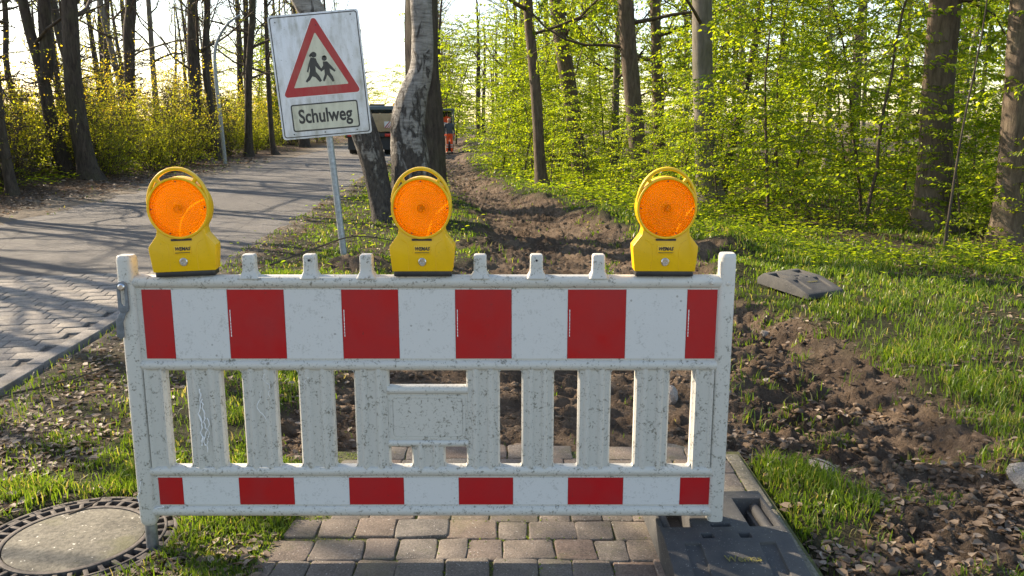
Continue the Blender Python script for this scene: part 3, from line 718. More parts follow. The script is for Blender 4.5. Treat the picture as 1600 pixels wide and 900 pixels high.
def grow(rg, S, Lf, p, d, length, r, depth, leaf, up=0.15, wander=0.25, kids=5, minr=0.003, z_flat=0.0):
    """a limb as a wandering polyline with side shoots; leaves sit on the last order"""
    n = 5 if depth > 0 else 4; step = length / n
    for i in range(n):
        d = (d + Vector((rg.gauss(0, wander), rg.gauss(0, wander), rg.gauss(0, wander) + up * 0.3))).normalized()
        q = p + d * step; r1 = max(minr, r * (1 - 0.75 / n))
        S.append((*p, *q, r, r1))
        if depth > 0:
            for c in range(max(1, kids // n + (1 if rg.random() < (kids % n) / n else 0))):
                if i == 0 and rg.random() < 0.5: continue
                sd = d.cross(Vector((rg.gauss(0, 1), rg.gauss(0, 1), rg.gauss(0, 1)))).normalized()
                nd = (d * rg.uniform(0.4, 0.9) + sd * rg.uniform(0.6, 1.0)); nd.z += z_flat; nd.normalize()
                grow(rg, S, Lf, p + (q - p) * rg.random(), nd, length * rg.uniform(0.32, 0.55), max(minr, r1 * 0.55), depth - 1, leaf, up, wander, kids, minr, z_flat)
        elif leaf > 0:
            for c in range(leaf):
                if rg.random() < 0.8: Lf.append((*(p + (q - p) * rg.random()), *d))
        p, r = q, r1
def crown_mesh(name, seed, height=9, spread=3.6, limbs=11, leaf=1, lsize=0.06, z0=0.0, kids=6, droop=0.0):
    rg = random.Random(seed); S, Lf = [], []
    for i in range(limbs):
        h = z0 + (height - z0) * (i / limbs) ** 1.1; a = i * 2.4 + rg.uniform(-.5, .5)
        tilt = rg.uniform(0.1, 0.7) + 0.5 * i / limbs - droop
        d = Vector((math.cos(a) * math.cos(tilt), math.sin(a) * math.cos(tilt), math.sin(tilt)))
        ln = spread * rg.uniform(0.6, 1.1) * (1 - 0.35 * i / limbs)
        grow(rg, S, Lf, Vector((0, 0, h)), d, ln, rg.uniform(0.035, 0.06) * (1 - 0.4 * i / limbs), 2, leaf, up=0.25, wander=0.2, kids=kids)
    V, F = segs_mesh(S, 4); faces = [(F, 0)]; at = np.zeros(len(V))
    if Lf:
        A = np.array(Lf); n = len(A); g = np.random.default_rng(seed)
        D = A[:, 3:] + g.normal(0, 0.7, (n, 3)); D[:, 2] -= 0.25; N = g.normal(0, 0.45, (n, 3)) + [0, 0, 1.0]
        L = lsize * (0.6 + 0.7 * g.random(n)); V2, F2 = leaf_geo(A[:, :3], D, N, L, L * 0.6)
        faces.append((F2 + len(V), 1)); V = np.concatenate([V, V2]); at = np.concatenate([at, np.repeat(g.random(n), 6)])
    return np_mesh(name, V, faces, {"rnd": at})
def with_mats(me, *ms):
    for m in ms: me.materials.append(m)
    return me
CROWN_B = [with_mats(crown_mesh("crown", 100 + i, 9, 3.8, 12, 1, 0.05, kids=6), M["twig"], M["leaf_yellow"]) for i in range(4)]    # nearly bare
CROWN_G = [with_mats(crown_mesh("crown", 200 + i, 8, 3.4, 12, 5, 0.085, kids=6, droop=0.15), M["twig"], M["leaf_green"]) for i in range(3)]
CROWN_S = [with_mats(crown_mesh("crown", 300 + i, 7, 1.8, 9, 1, 0.05, kids=5), M["twig"], M["leaf_yellow"]) for i in range(3)]      # slender
def tree(name, label, base, pts, radii, bark, crown, crown_z, cat="tree", group=None, top=10.5, sides=16, rough=0.05, flare=0.6, seed=0, cscale=1.0):
    """pts: stem points (x, y, z) in world metres that the photograph shows; the stem goes on up to `top`"""
    bx_, by_ = base; b0 = Vector((bx_, by_, gz(bx_, by_) - 0.08))
    root = empty(name, b0); tag(root, label, cat, group)
    P = [(0, 0, 0)] + [(x - b0.x, y - b0.y, z - b0.z) for x, y, z in pts]
    l, m_ = Vector(P[-1]), Vector(P[-2]); d = (l - m_).normalized(); d = (d * 0.5 + Vector((0, 0, 1))).normalized()
    rest = top - l.z; rad = list(radii)
    if rest > 1:
        P += [tuple(l + d * rest * 0.5), tuple(l + d * rest * 0.5 + Vector((0.1, 0, 1)).normalized() * rest * 0.5)]
        rad += [radii[-1] * 0.7, radii[-1] * 0.25]
    V, F = trunk_mesh(name, P, rad, sides, rough, flare, seed=seed)
    link("trunk", np_mesh("trunk", V, [(F, 0)], smooth=True), bark, root)
    if crown:
        C = catmull(P, 6); j = int(np.argmin(np.abs(C[:, 2] - crown_z)))
        c = link("crown", crown, [], root); c.location = C[j]; c.rotation_euler = (0, 0, seed * 1.3); c.scale = (cscale,) * 3
    return root
BD, BB, BG, BT, BI = M["bark_dark"], M["bark_brown"], M["bark_grey"], M["twig"], M["bark_birch"]
G_L = "dark trunks of the wood left of the road"; G_R = "trunks of the wood right of the path"
# the group of stems behind the middle lamp
t1 = tree("birch_tree", "white curved birch stem with peeling bark behind the middle lamp", (-1.45, 12.8), [(-1.50, 12.8, .54), (-1.54, 12.8, 1.11), (-1.55, 12.8, 1.49), (-1.47, 12.8, 1.87), (-1.345, 12.8, 2.23), (-1.316, 12.8, 2.7), (-1.33, 12.8, 3.23), (-1.30, 12.9, 4.2)],
     [.34, .30, .27, .25, .215, .165, .155, .150, .14], BI, CROWN_S[0], 4.2, "tree", top=11, sides=24, rough=0.11, flare=0.35, seed=3)
t2 = tree("birch_tree", "rough dark birch stem leaning left behind the traffic sign", (-1.89, 12.6), [(-1.98, 12.6, .46), (-2.157, 12.6, 1.26), (-2.516, 12.6, 2.22), (-2.937, 12.6, 3.16), (-3.3, 12.6, 4.1)],
     [.17, .165, .19, .20, .19, .17], M["bark_birch_dark"], CROWN_S[1], 4.4, "tree", top=10, sides=24, rough=0.13, flare=0.3, seed=5)
tree("oak_tree", "thick straight dark oak trunk just behind the white birch", (-1.60, 15.8), [(-1.61, 16, 1.37), (-1.66, 16, 2.53), (-1.65, 16, 3.66), (-1.6, 16, 4.8)], [.37, .335, .305, .30, .28], BD, CROWN_B[0], 4.6, top=12, rough=0.06, flare=0.3, seed=8, sides=22)
# left wood: stems read off the photograph
LT = [
 ("dark forked trunk at the wood's edge, farthest left of the big ones", (-11.6, 22.2), [(-11.83, 22, 1.3), (-11.95, 22, 2.6), (-12.25, 22, 4.46)], [.30, .25, .21, .18], 0),
 ("broad dark trunk with flared foot left of the road, the thickest there", (-10.75, 21.5), [(-10.93, 21.5, 2.1), (-10.83, 21.5, 4.4)], [.36, .31, .27], 1),
 ("straight dark trunk with a bulge and a limb at upper left", (-13.85, 31), [(-13.75, 31, 2.4), (-13.60, 31, 4.6), (-13.43, 31, 5.7)], [.30, .26, .30, .26], 2),
 ("stout dark trunk with a burr left of the bent grey mast", (-12.3, 33), [(-12.2, 33, 1.5), (-12.1, 33, 4.2), (-12.0, 33, 5.9)], [.34, .29, .33, .26], 3),
 ("slim dark trunk touching the burred trunk's right side", (-11.45, 33.2), [(-11.55, 33.2, 1.2), (-11.75, 33.2, 3.5), (-11.5, 33.2, 5.9)], [.24, .20, .19, .17], 0),
 ("dark trunk leaning right, between bent mast and traffic sign", (-11.2, 36), [(-11.14, 36, .7), (-10.95, 36, 3.5), (-10.6, 36, 6.3)], [.27, .23, .21, .18], 1),
 ("upright dark trunk crossing the leaning one near the sign", (-11.3, 36.6), [(-11.25, 36.6, 2.0), (-11.22, 36.6, 3.8), (-11.1, 36.6, 6.3)], [.22, .19, .18, .16], 2),
 ("thin dark trunk just left of the traffic sign's edge", (-10.55, 38), [(-10.7, 38, .6), (-10.72, 38, 3.5), (-10.65, 38, 6.6)], [.20, .17, .15, .13], 3),
 ("thin curved trunk near the left picture edge", (-15.3, 27), [(-15.57, 27, 1.7), (-15.75, 27, 3.2), (-15.6, 27, 4.8)], [.17, .14, .13, .12], 0),
 ("slim light trunk leaning left behind the bushes", (-15.8, 35), [(-15.9, 35, 2.7), (-16.1, 35, 4.2), (-16.4, 35, 6.2)], [.21, .18, .17, .15], 1),
 ("slender pale trunk right of the bulged trunk", (-15.7, 38), [(-15.75, 38, 2.8), (-15.72, 38, 6.6)], [.20, .18, .15], 2),
 ("dark trunk behind the thickest left trunk, leaning left", (-12.6, 26), [(-12.9, 26, 2.0), (-13.4, 26, 3.6), (-13.6, 26, 5.2)], [.22, .20, .19, .17], 3),
]
for i, (lab, b, p, r_, c_) in enumerate(LT):
    tree("forest_tree", lab, b, p, [q * .68 for q in r_], BD if i not in (9, 10) else BG, CROWN_B[c_], 3.3 + (i % 3) * 0.5, group=G_L, top=12, seed=i, sides=14)
# second stem of the fork
V, F = trunk_mesh("trunk", [(-11.95, 22, 2.4), (-11.80, 22, 2.95), (-11.72, 22, 4.5), (-11.6, 22, 7), (-11.5, 22, 9)], [.16, .17, .15, .12, .05], 12, 0.04, 0, seed=4)
# (joined to its tree as a part)
for o in list(SC.objects):
    if o.get("label") == LT[0][0]:
        V = V - np.array(o.location); link("stem", np_mesh("stem", V, [(F, 0)], smooth=True), BD, o)
# trees of the same wood beside and left of the view; their shadows streak the road
SHT = [(-9.8, 9.6), (-11.2, 12.2), (-9.9, 14.4), (-12.3, 15.6), (-10.9, 7.0), (-13.0, 10.2), (-14.2, 13.2), (-11.9, 18.6), (-9.6, 5.2), (-15.5, 17.0), (-10.4, 11.0), (-12.6, 13.4), (-10.2, 17.2), (-13.4, 8.2)]
for i, b in enumerate(SHT):
    tree("forest_tree", "bare dark tree of the left wood just outside the picture", b, [(b[0] - .1, b[1], 1.5), (b[0] + .1 * (i % 3 - 1), b[1] + .1, 4.0)], [.11 + .025 * (i % 3), .10, .09], BD, (CROWN_S + CROWN_B)[i % 7], 2.4, group="left wood outside the picture", top=11, seed=60 + i, sides=10)
# right wood
RT = [
 ("slim dark trunk in the thicket nearest the path", (0.75, 20), [(.68, 20, .3), (.55, 20, 2.2), (.36, 20, 4.2)], [.15, .13, .125, .11], BB, 0),
 ("curving brown trunk right of the slimmest one by the path", (1.95, 24), [(1.9, 24, .4), (1.55, 24, 2.6), (1.22, 24, 4.7)], [.24, .22, .22, .20], BB, 1),
 ("straight brown trunk left of the right lamp", (3.05, 20), [(3.03, 20, .3), (2.78, 20, 2.3), (2.59, 20, 4.2)], [.25, .20, .195, .18], BB, 2),
 ("smooth grey trunk with flared foot right of the right lamp", (3.62, 15.3), [(3.50, 15.3, .8), (3.43, 15.3, 1.6), (3.31, 15.3, 3.56)], [.24, .20, .185, .175], BG, 0),
 ("grey brown trunk half hidden by leaves at upper right", (5.95, 11.8), [(5.86, 11.8, 1.4), (5.83, 11.8, 2.2), (5.82, 11.8, 3.1)], [.27, .21, .20, .20], BB, 1),
 ("rough brown trunk cut by the right picture edge", (6.42, 10.7), [(6.34, 10.7, 1.0), (6.30, 10.7, 2.0), (6.24, 10.7, 2.9)], [.24, .185, .17, .16], BB, 2),
 ("dark slanting stem right of the smooth grey trunk", (4.2, 17), [(4.5, 17, 1.6), (4.57, 17, 1.9), (4.83, 17, 3.8)], [.10, .08, .075, .065], BD, 0),
 ("thin bare sapling stem in front of the half hidden trunk", (5.10, 9.8), [(5.12, 9.8, .5), (5.17, 9.8, 1.4), (5.28, 9.8, 2.5)], [.017, .015, .012, .009], BD, None),
]
for i, (lab, b, p, r_, bk, c_) in enumerate(RT):
    tree("forest_tree", lab, b, p, r_, bk, None if c_ is None else CROWN_G[c_], 3.4, group=G_R, top=(11 if c_ is not None else 4.5), seed=20 + i, sides=14, rough=0.035)
# depth of the woods: stems nobody could tell apart
def proto_tree(name, seed, r0, h, bark, crown, cz, lean):
    root = empty(name); P = [(0, 0, 0), (lean * .3, 0, h * .3), (lean * .5 + .1, .1, h * .6), (lean, 0, h)]
    V, F = trunk_mesh(name, P, [r0, r0 * .8, r0 * .6, r0 * .15], 8, 0.05, 0.5, 4, seed)
    link("trunk", np_mesh("trunk", V, [(F, 0)], smooth=True), bark, root)
    c = link("crown", crown, [], root); c.location = (lean * .4, 0.05, cz); return root
def scatter_trees(protos, spots, label, group):
    used = set()
    for i, (x, y) in enumerate(spots):
        k_ = i % len(protos); o = protos[k_] if k_ not in used else copy_tree(protos[k_]); used.add(k_)
        o.location = (x, y, gz(x, y) - 0.08); o.rotation_euler = (0, 0, rgz.uniform(0, 6.28)); s = rgz.uniform(0.85, 1.2); o.scale = (s, s, s)
        tag(o, label, "tree", group)
rgz = random.Random(3)
sp = []
while len(sp) < 46:
    y = rgz.uniform(27, 75); x = road_l(y) - rgz.uniform(2.8, 9) - rgz.random() ** 2 * 20
    if x > -0.64 * y - 3 and all(math.hypot(x - a, y - b) > 1.4 for a, b in sp): sp.append((x, y))
scatter_trees([proto_tree("forest_tree", 41, .16, 11, BD, CROWN_S[0], 3.0, .7), proto_tree("forest_tree", 42, .12, 10, BD, CROWN_S[1], 2.6, -.5), proto_tree("forest_tree", 43, .20, 12, BD, CROWN_B[1], 3.6, .3), proto_tree("forest_tree", 44, .10, 9, BG, CROWN_S[2], 2.4, .9)],
              sp, "slender trunk deep in the bare wood left of the road", "slender trunks deep in the left wood")
sp = []
while len(sp) < 40:
    y = rgz.uniform(22, 60); x = np.interp(y, PY, PR) + 2.5 + rgz.random() * (0.62 * y)
    if all(math.hypot(x - a, y - b) > 1.6 for a, b in sp): sp.append((x, y))
scatter_trees([proto_tree("forest_tree", 51, .15, 11, BB, CROWN_G[0], 2.8, .7), proto_tree("forest_tree", 52, .12, 10, BD, CROWN_G[1], 2.2, -.6), proto_tree("forest_tree", 53, .10, 10, BG, CROWN_S[2], 2.4, .4)],
              sp, "trunk far back in the green wood right of the path", "trunks deep in the right wood")
# far avenue where road and path vanish
sp = []
while len(sp) < 26:
    y = rgz.uniform(46, 110); x = rgz.choice((road_r(y) + rgz.uniform(0.8, 1.8), road_r(y) + rgz.uniform(4.2, 8), road_l(y) - rgz.uniform(1, 3)))
    if all(math.hypot(x - a, y - b) > 2.0 for a, b in sp): sp.append((x, y))
scatter_trees([proto_tree("avenue_tree", 61, .22, 11, BD, CROWN_B[2], 2.4, .5), proto_tree("avenue_tree", 62, .20, 11, BD, CROWN_B[3], 2.0, -.7)], sp, "far bare tree where the road and path vanish", "far trees at the end of the road")

# ---- young leafy trees of the right hand thicket
def sapling_mesh(seed, height=4.8, nb=46, ls=0.068, blen=1.25):
    rg = random.Random(seed); S, A = [], []
    p = Vector((0, 0, 0)); d = Vector((rg.uniform(-.08, .08), rg.uniform(-.08, .08), 1)).normalized(); n = 14; stem = [p.copy()]
    for i in range(n):
        d = (d + Vector((rg.gauss(0, .06), rg.gauss(0, .06), 0.04))).normalized(); q = p + d * height / n
        r = 0.028 * (1 - i / n) + 0.005; S.append((*p, *q, r, r * .92)); p = q; stem.append(p.copy())
    for b in range(nb):
        f = 0.07 + 0.93 * (b + rg.random()) / nb; k = f * n; i = min(int(k), n - 1); o = stem[i].lerp(stem[i + 1], k - i)
        a = b * 2.4 + rg.uniform(-.4, .4); el = rg.uniform(-0.05, 0.8)
        d = Vector((math.cos(a) * math.cos(el), math.sin(a) * math.cos(el), math.sin(el)))
        ln = blen * rg.uniform(0.55, 1.15) * (1 - 0.55 * f) + 0.15; m = 6; r = 0.007 * (1.2 - f * 0.6)
        for j in range(m):
            d = (d + Vector((rg.gauss(0, .13), rg.gauss(0, .13), -0.07 + rg.gauss(0, .06)))).normalized(); q = o + d * ln / m
            S.append((*o, *q, r, r * .8)); r *= .8
            for sg in (-1, 1):
                if j == 0: continue
                hd = Vector((-d.y, d.x, 0)).normalized() * sg; td = (d * 0.75 + hd * rg.uniform(.6, 1.0) + Vector((0, 0, rg.uniform(-.25, .1)))).normalized()
                tl = ln * rg.uniform(.16, .34); e = o.lerp(q, rg.random()); S.append((*e, *(e + td * tl), .003, .0015))
                nn = max(2, int(tl / 0.055))
                for u in range(nn + 1):
                    sg2 = 1 if u % 2 else -1; td2 = (td * 0.7 + Vector((-td.y, td.x, 0)) * sg2 * 0.8) if u < nn else td
                    A.append((*(e + td * tl * (u + .6) / nn), *td2))
            for u in range(2): A.append((*o.lerp(q, rg.random()), d.x + rg.gauss(0, .8), d.y + rg.gauss(0, .8), d.z))
            o = q
    A = np.array(A); nL = len(A); g = np.random.default_rng(seed)
    D = A[:, 3:] + g.normal(0, .28, (nL, 3)); D[:, 2] -= 0.30; N = g.normal(0, .62, (nL, 3)) + [0, 0, 1.0]
    L = ls * 0.9 * (0.42 + 0.95 * g.random(nL)); V2, F2 = leaf_geo(A[:, :3], D, N, L, L * (0.56 + .15 * g.random(nL)))
    V, F = segs_mesh(S, 4); at = np.concatenate([np.zeros(len(V)), np.repeat(g.random(nL), 6)])
    return np_mesh("foliage", np.concatenate([V, V2]), [(F, 0), (F2 + len(V), 1)], {"rnd": at})
SAP = [with_mats(sapling_mesh(400 + i, h, nb, .086, bl), M["twig"], M["leaf_green"]) for i, (h, nb, bl) in enumerate(((4.8, 56, 1.5), (5.8, 66, 1.7), (3.6, 46, 1.3), (6.6, 72, 1.8), (4.4, 54, 1.7)))]
def sap(mesh, x, y, rz, sc, label, group, name="young_tree"):
    o = link(name, mesh, []); o.location = (x, y, gz(x, y) - 0.05); o.rotation_euler = (0, 0, rz); o.scale = (sc, sc, sc)
    return tag(o, label, "young tree", group)
EDGE = [(-1.0, 34), (-0.5, 26), (0.7, 20), (1.9, 16.4), (3.3, 13.6), (4.9, 11.6), (6.2, 10.3), (8.0, 9.0)]
ey = np.array([e[1] for e in EDGE])[::-1]; ex = np.array([e[0] for e in EDGE])[::-1]
rgz = random.Random(12); spots = []
for row_, (n_, off0, off1) in enumerate(((17, 0.2, 0.8), (20, 1.0, 2.4), (17, 2.6, 5.5), (16, 5.5, 12.0))):
    for i in range(n_):
        tt = (i + rgz.uniform(.15, .85)) / n_; y = 9.2 * (34 / 9.2) ** tt if row_ < 2 else 10.0 * (42 / 10.0) ** tt
        x = float(np.interp(y, ey, ex)); off = rgz.uniform(off0, off1)
        spots.append((x + off * 0.80, y + off * 0.60, row_))
for i, (x, y, row_) in enumerate(spots):
    # keep the big stems of the photograph visible
    hid = False
    for lab, b, *_ in RT[:6]:
        if y < b[1] and abs(x / y - b[0] / b[1]) < 0.040: hid = True
    k_ = i % 5
    if hid and row_ in (1, 2): continue
    if hid: k_ = 2
    sap(SAP[k_], x, y, rgz.uniform(0, 6.28), rgz.uniform(.75, 1.0) * (0.62 if hid else 1.0),
        ("young leafy tree at the front edge of the green thicket", "young leafy tree just inside the green thicket", "young leafy tree in the middle of the green thicket", "young leafy tree at the back of the green thicket")[row_], ("front edge saplings", "inner edge saplings", "middle saplings", "back saplings")[row_])
ORD = ["first", "second", "third", "fourth", "fifth", "sixth", "seventh", "eighth", "ninth", "tenth", "eleventh", "twelfth", "thirteenth", "fourteenth", "fifteenth", "sixteenth", "seventeenth", "eighteenth", "nineteenth", "twentieth"]
fe_ = sorted([o for o in SC.objects if o.get("group") == "front edge saplings"], key=lambda o: o.location.x / o.location.y)
for i, o in enumerate(fe_): o["label"] = "leafy young tree, %s from the muddy path along the thicket's front edge" % ORD[i]
# far leafy growth that closes the view down the road
rgf = random.Random(77)
for i in range(34):
    y = rgf.uniform(48, 120); x = rgf.choice((road_r(y) + rgf.uniform(.6, 3), road_r(y) + rgf.uniform(3.4, 14), road_l(y) - rgf.uniform(.8, 6))) if y < 85 else rgf.uniform(-30, 12)
    o = sap(SAP[i % 5], x, y, rgf.uniform(0, 6.28), rgf.uniform(1.2, 1.9), "far leafy tree closing the view at the end of the road", "far leafy trees at the end of the road")
# ---- yellow green bushes along the left wood
def bush_mesh(seed, height=2.1, rad=1.25, stems=20, ls=0.055):
    rg = random.Random(seed); S, Lf = [], []
    for i in range(stems):
        a = i * 2.4; t_ = rg.uniform(0.02, 0.85); d = Vector((math.cos(a) * math.sin(t_), math.sin(a) * math.sin(t_), math.cos(t_)))
        grow(rg, S, Lf, Vector((math.cos(a) * .15, math.sin(a) * .15, 0)), d, height * rg.uniform(.4, 1.15), 0.016, 2, 2, up=0.2, wander=0.16, kids=7, minr=0.0028)
    A = np.array(Lf); g = np.random.default_rng(seed); n = len(A)
    D = A[:, 3:] + g.normal(0, .7, (n, 3)); N = g.normal(0, .5, (n, 3)) + [0, 0, 1.0]; L = ls * (.55 + .8 * g.random(n))
    V2, F2 = leaf_geo(A[:, :3], D, N, L, L * .66); V, F = segs_mesh(S, 3)
    hz_ = np.clip(A[:, 2] / height * 0.55 + 0.5 * g.random(n), 0, 1)
    return np_mesh("foliage", np.concatenate([V, V2]), [(F, 0), (F2 + len(V), 1)], {"rnd": np.concatenate([np.zeros(len(V)), np.repeat(hz_, 6)])})
BUSH = [with_mats(bush_mesh(500 + i, h, 1.2, s_), M["twig"], M["leaf_yellow"]) for i, (h, s_) in enumerate(((2.2, 20), (2.7, 24), (1.8, 18)))]
BUSHD = BUSH[2].copy(); BUSHD.materials.clear(); BUSHD.materials.append(M["twig"]); BUSHD.materials.append(M["leaf_dark"])
sp = []; rgz = random.Random(21)
for row_, n_ in ((0, 19), (1, 17), (2, 14)):
    for i in range(n_):
        y = 16.5 * (62 / 16.5) ** ((i + rgz.random() * .8) / n_); x = road_l(y) - (2.9, 4.8, 7.6)[row_] - rgz.uniform(-.5, .8)
        if any(abs(x - b[0]) < 0.6 and abs(y - b[1]) < 0.8 for _, b, *_r in LT): x -= 0.9
        sp.append((x, y, row_))
for i, (x, y, row_) in enumerate(sp):
    o = link("bush", BUSH[i % 3] if not (row_ == 0 and i % 9 == 1) else BUSHD, []); o.location = (x, y, gz(x, y) - .04); o.rotation_euler = (0, 0, rgz.uniform(0, 6.28)); s = rgz.uniform(.8, 1.15) * (.85 if row_ == 0 else 1.1); o.scale = (s, s, s)
    tag(o, ("yellow green bush at the roadside edge of the left wood", "yellow green bush behind the roadside bushes on the left", "yellow green bush among the trunks of the left wood")[row_], "bush", ("roadside bushes", "second row bushes", "bushes among trunks")[row_])

fe_ = sorted([o for o in SC.objects if o.get("group") == "roadside bushes"], key=lambda o: o.location.x / o.location.y)
for i, o in enumerate(fe_): o["label"] = "yellow green bush, %s from the left in the row beside the road" % ORD[i]

YSAP = []
for m_ in (SAP[0], SAP[2], SAP[4]):
    c = m_.copy(); c.materials.clear(); c.materials.append(M["twig"]); c.materials.append(M["leaf_yellow"]); YSAP.append(c)
rgy = random.Random(41); ysp = []
for i in range(22):
    y = 17 * (60 / 17) ** ((i + rgy.random()) / 22); x = road_l(y) - rgy.uniform(2.6, 6.5)
    ysp.append(sap(YSAP[i % 3], x, y, rgy.uniform(0, 6.28), rgy.uniform(.5, .85), "slender young tree with yellow green leaves among the left bushes", "young trees among the left bushes"))

# ------------------------------------------------------------------ barrier (local: x along it, y away from the camera, z up)
BX, BY = -0.285, 2.78
bar = empty("road_barrier", (BX, BY, 0.0)); tag(bar, "long white plastic barrier with red striped panels standing across the path", "barrier")
WP = M["white_plastic"]
def lx(v): return v - BX
def rail(z0, z1, x0=-1.30, x1=0.735, dep=0.027, name="rail"):
    pts = rr(-dep, dep, z0, z1, min(dep, (z1 - z0) / 2) * 0.95, 5)
    return MB().prism(pts, lx(x0), lx(x1), 'x').build(name, WP, bar, bevel=0.003, ang=60)
rail(.955, 1.000, -1.275, .712, .026, "top_rail"); rail(.668, .706, -1.272, .715, .025, "rail"); rail(.282, .320, -1.272, .715, .025, "rail"); rail(.130, .172, -1.285, .722, .026, "bottom_rail")
MB().box(lx(-1.268), lx(.71), -.014, .014, .700, .960).build("upper_panel", WP, bar)
MB().box(lx(-1.270), lx(.713), -.014, .014, .166, .288).build("lower_panel", WP, bar)
def post(x0, x1, z0, z1, nm="end_post"):
    s = 1 if x0 < 0 else -1
    m = MB(); prof = [(0, .96), (1, 1.0)]
    zz = [(z0, .72), (z0 + .012, .94), (z0 + .03, 1), (z1 - .015, 1), (z1 - .004, .93), (z1, .80)]
    cx = lx((x0 + x1) / 2); hw = (x1 - x0) / 2; rings = []
    for z, k in zz:
        rings.append([m.bm.verts.new((cx + px * k, py * k, z)) for px, py in rr(-hw, hw, -.029, .029, .018, 4)])
    for a, b in zip(rings, rings[1:]):
        n = len(a)
        for i in range(n): m.bm.faces.new((a[i], a[(i + 1) % n], b[(i + 1) % n], b[i]))
    m.bm.faces.new(rings[0][::-1]); m.bm.faces.new(rings[-1])
    return m.build(nm, WP, bar, smooth=True)
post(-1.322, -1.264, .098, 1.068); post(.695, .749, .088, 1.075)
def slat(x0, x1, z0=.312, z1=.675, ridges=2, name="slat"):
    """hollow moulded slat: ribs run down its front, edges rounded"""
    w = x1 - x0; pts = [(x0, .016), (x0, -.008), (x0 + .006, -.016)]
    nseg = 24
    for i in range(1, nseg):
        u = i / nseg; d = -.014 - .0095 * max(0, math.cos(2 * math.pi * (u * ridges + 0.5 * (ridges % 2 == 0)))) ** 1.0
        pts.append((x0 + .006 + (w - .012) * u, d))
    pts += [(x1 - .006, -.016), (x1, -.008), (x1, .016)]
    pts = [(lx(a), b) for a, b in pts]
    return MB().prism(pts, z0, z1, 'z').build(name, WP, bar, smooth=True)
slat(-1.268, -1.190, ridges=1, name="side_slat"); slat(.622, .700, ridges=1, name="side_slat")
for a, b in ((-1.122, -1.0), (-.93, -.812), (-.736, -.616), (-.544, -.425), (-.158, -.042), (.033, .145), (.228, .341), (.424, .543)): slat(a, b)
slat(-.35, -.234, .312, .40, name="short_slat")
# corner gussets round off the openings
gus = None
for a, b, z0, z1 in [(-1.19, -1.122, .32, .668), (-1.0, -.93, .32, .668), (-.812, -.736, .32, .668), (-.616, -.544, .32, .668), (-.042, .033, .32, .668), (.145, .228, .32, .668), (.341, .424, .32, .668), (.543, .622, .32, .668), (-.425, -.35, .32, .392), (-.234, -.158, .32, .392)]:
    for sx, xx in ((1, a), (-1, b)):
        for sz, zz in ((1, z0), (-1, z1)):
            rd = .013; P = [(0, 0)] + [(rd - rd * math.cos(t_), rd - rd * math.sin(t_)) for t_ in np.linspace(math.pi / 2, 0, 5)]
            P = [(lx(xx) + sx * p - sx * .002, zz + sz * q - sz * .003) for p, q in P]
            MB().prism(P, -.0145, .0145, 'y').build("gusset", WP, bar)
# middle plate with its frame bars
def hbar(z0, z1, x0, x1, dep=.022): return MB().prism(rr(-dep, dep, z0, z1, (z1 - z0) * .48, 4), lx(x0), lx(x1), 'x').build("cross_bar", WP, bar, smooth=True)
hbar(.583, .613, -.430, -.152); hbar(.392, .417, -.430, -.152)
MB().box(lx(-.428), lx(-.154), -.013, .013, .405, .595).build("middle_plate", WP, bar)
MB().ringprism(rr(lx(-.421), lx(-.162), .421, .579, .018), rr(lx(-.4135), lx(-.1695), .4285, .5715, .014), -.0155, -.0125, 'y').build("plate_frame", WP, bar)
MB().prism(rr(lx(-.4105), lx(-.1725), .4315, .5685, .012), -.0148, -.0125, 'y').build("plate_inset", WP, bar)
# studs on the top rail
for xx in (-.881, -.677, -.488, -.107, .082, .290):
    m = MB(); rings = []
    for z, k in ((.992, 1.55), (1.002, 1.32), (1.012, 1.06), (1.03, 1.0), (1.064, 1.0), (1.069, .9), (1.071, .75)):
        rings.append([m.bm.verts.new((lx(xx) + a * k, b * k, z)) for a, b in rr(-.0215, .0215, -.020, .020, .007, 3)])
    for a, b in zip(rings, rings[1:]):
        for i in range(len(a)): m.bm.faces.new((a[i], a[(i + 1) % len(a)], b[(i + 1) % len(b)], b[i]))
    m.bm.faces.new(rings[0][::-1]); m.bm.faces.new(rings[-1]); s_ = m.build("stud", WP, bar, smooth=True)
    if xx in (-.677, .082): MB().lathe([(.0, 0), (.004, 0), (.004, .004)], 10, 'y', (lx(xx), -.0215, 1.052)).build("stud_hole", M["lamp_ink"], s_)
# reflective films
def films(edges, z0, z1, start_red):
    red = start_red; w_in = .0012
    for a, b in zip(edges, edges[1:]):
        o = MB().box(lx(a) + w_in * .5, lx(b) - w_in * .5, -.0162, -.0142, z0, z1).build("red_stripe" if red else "white_stripe", M["red_film"] if red else M["white_film"], bar)
        if red and z1 > .5 and a > -1.1:
            for i in range(9):
                h_ = .004 if i > 2 else .006; zc = z0 + .165 - i * .0105
                MB().box(lx(a) + .006, lx(a) + .0085, -.0168, -.0161, zc - h_, zc + h_).build("imprint", M["paint_white"], o)
        red = not red
films([-1.247, -1.147, -.960, -.768, -.575, -.383, -.192, -.001, .188, .385, .590, .692], .712, .952, True)
films([-1.246, -1.160, -.962, -.768, -.574, -.381, -.188, .004, .197, .392, .592, .698], .176, .277, True)
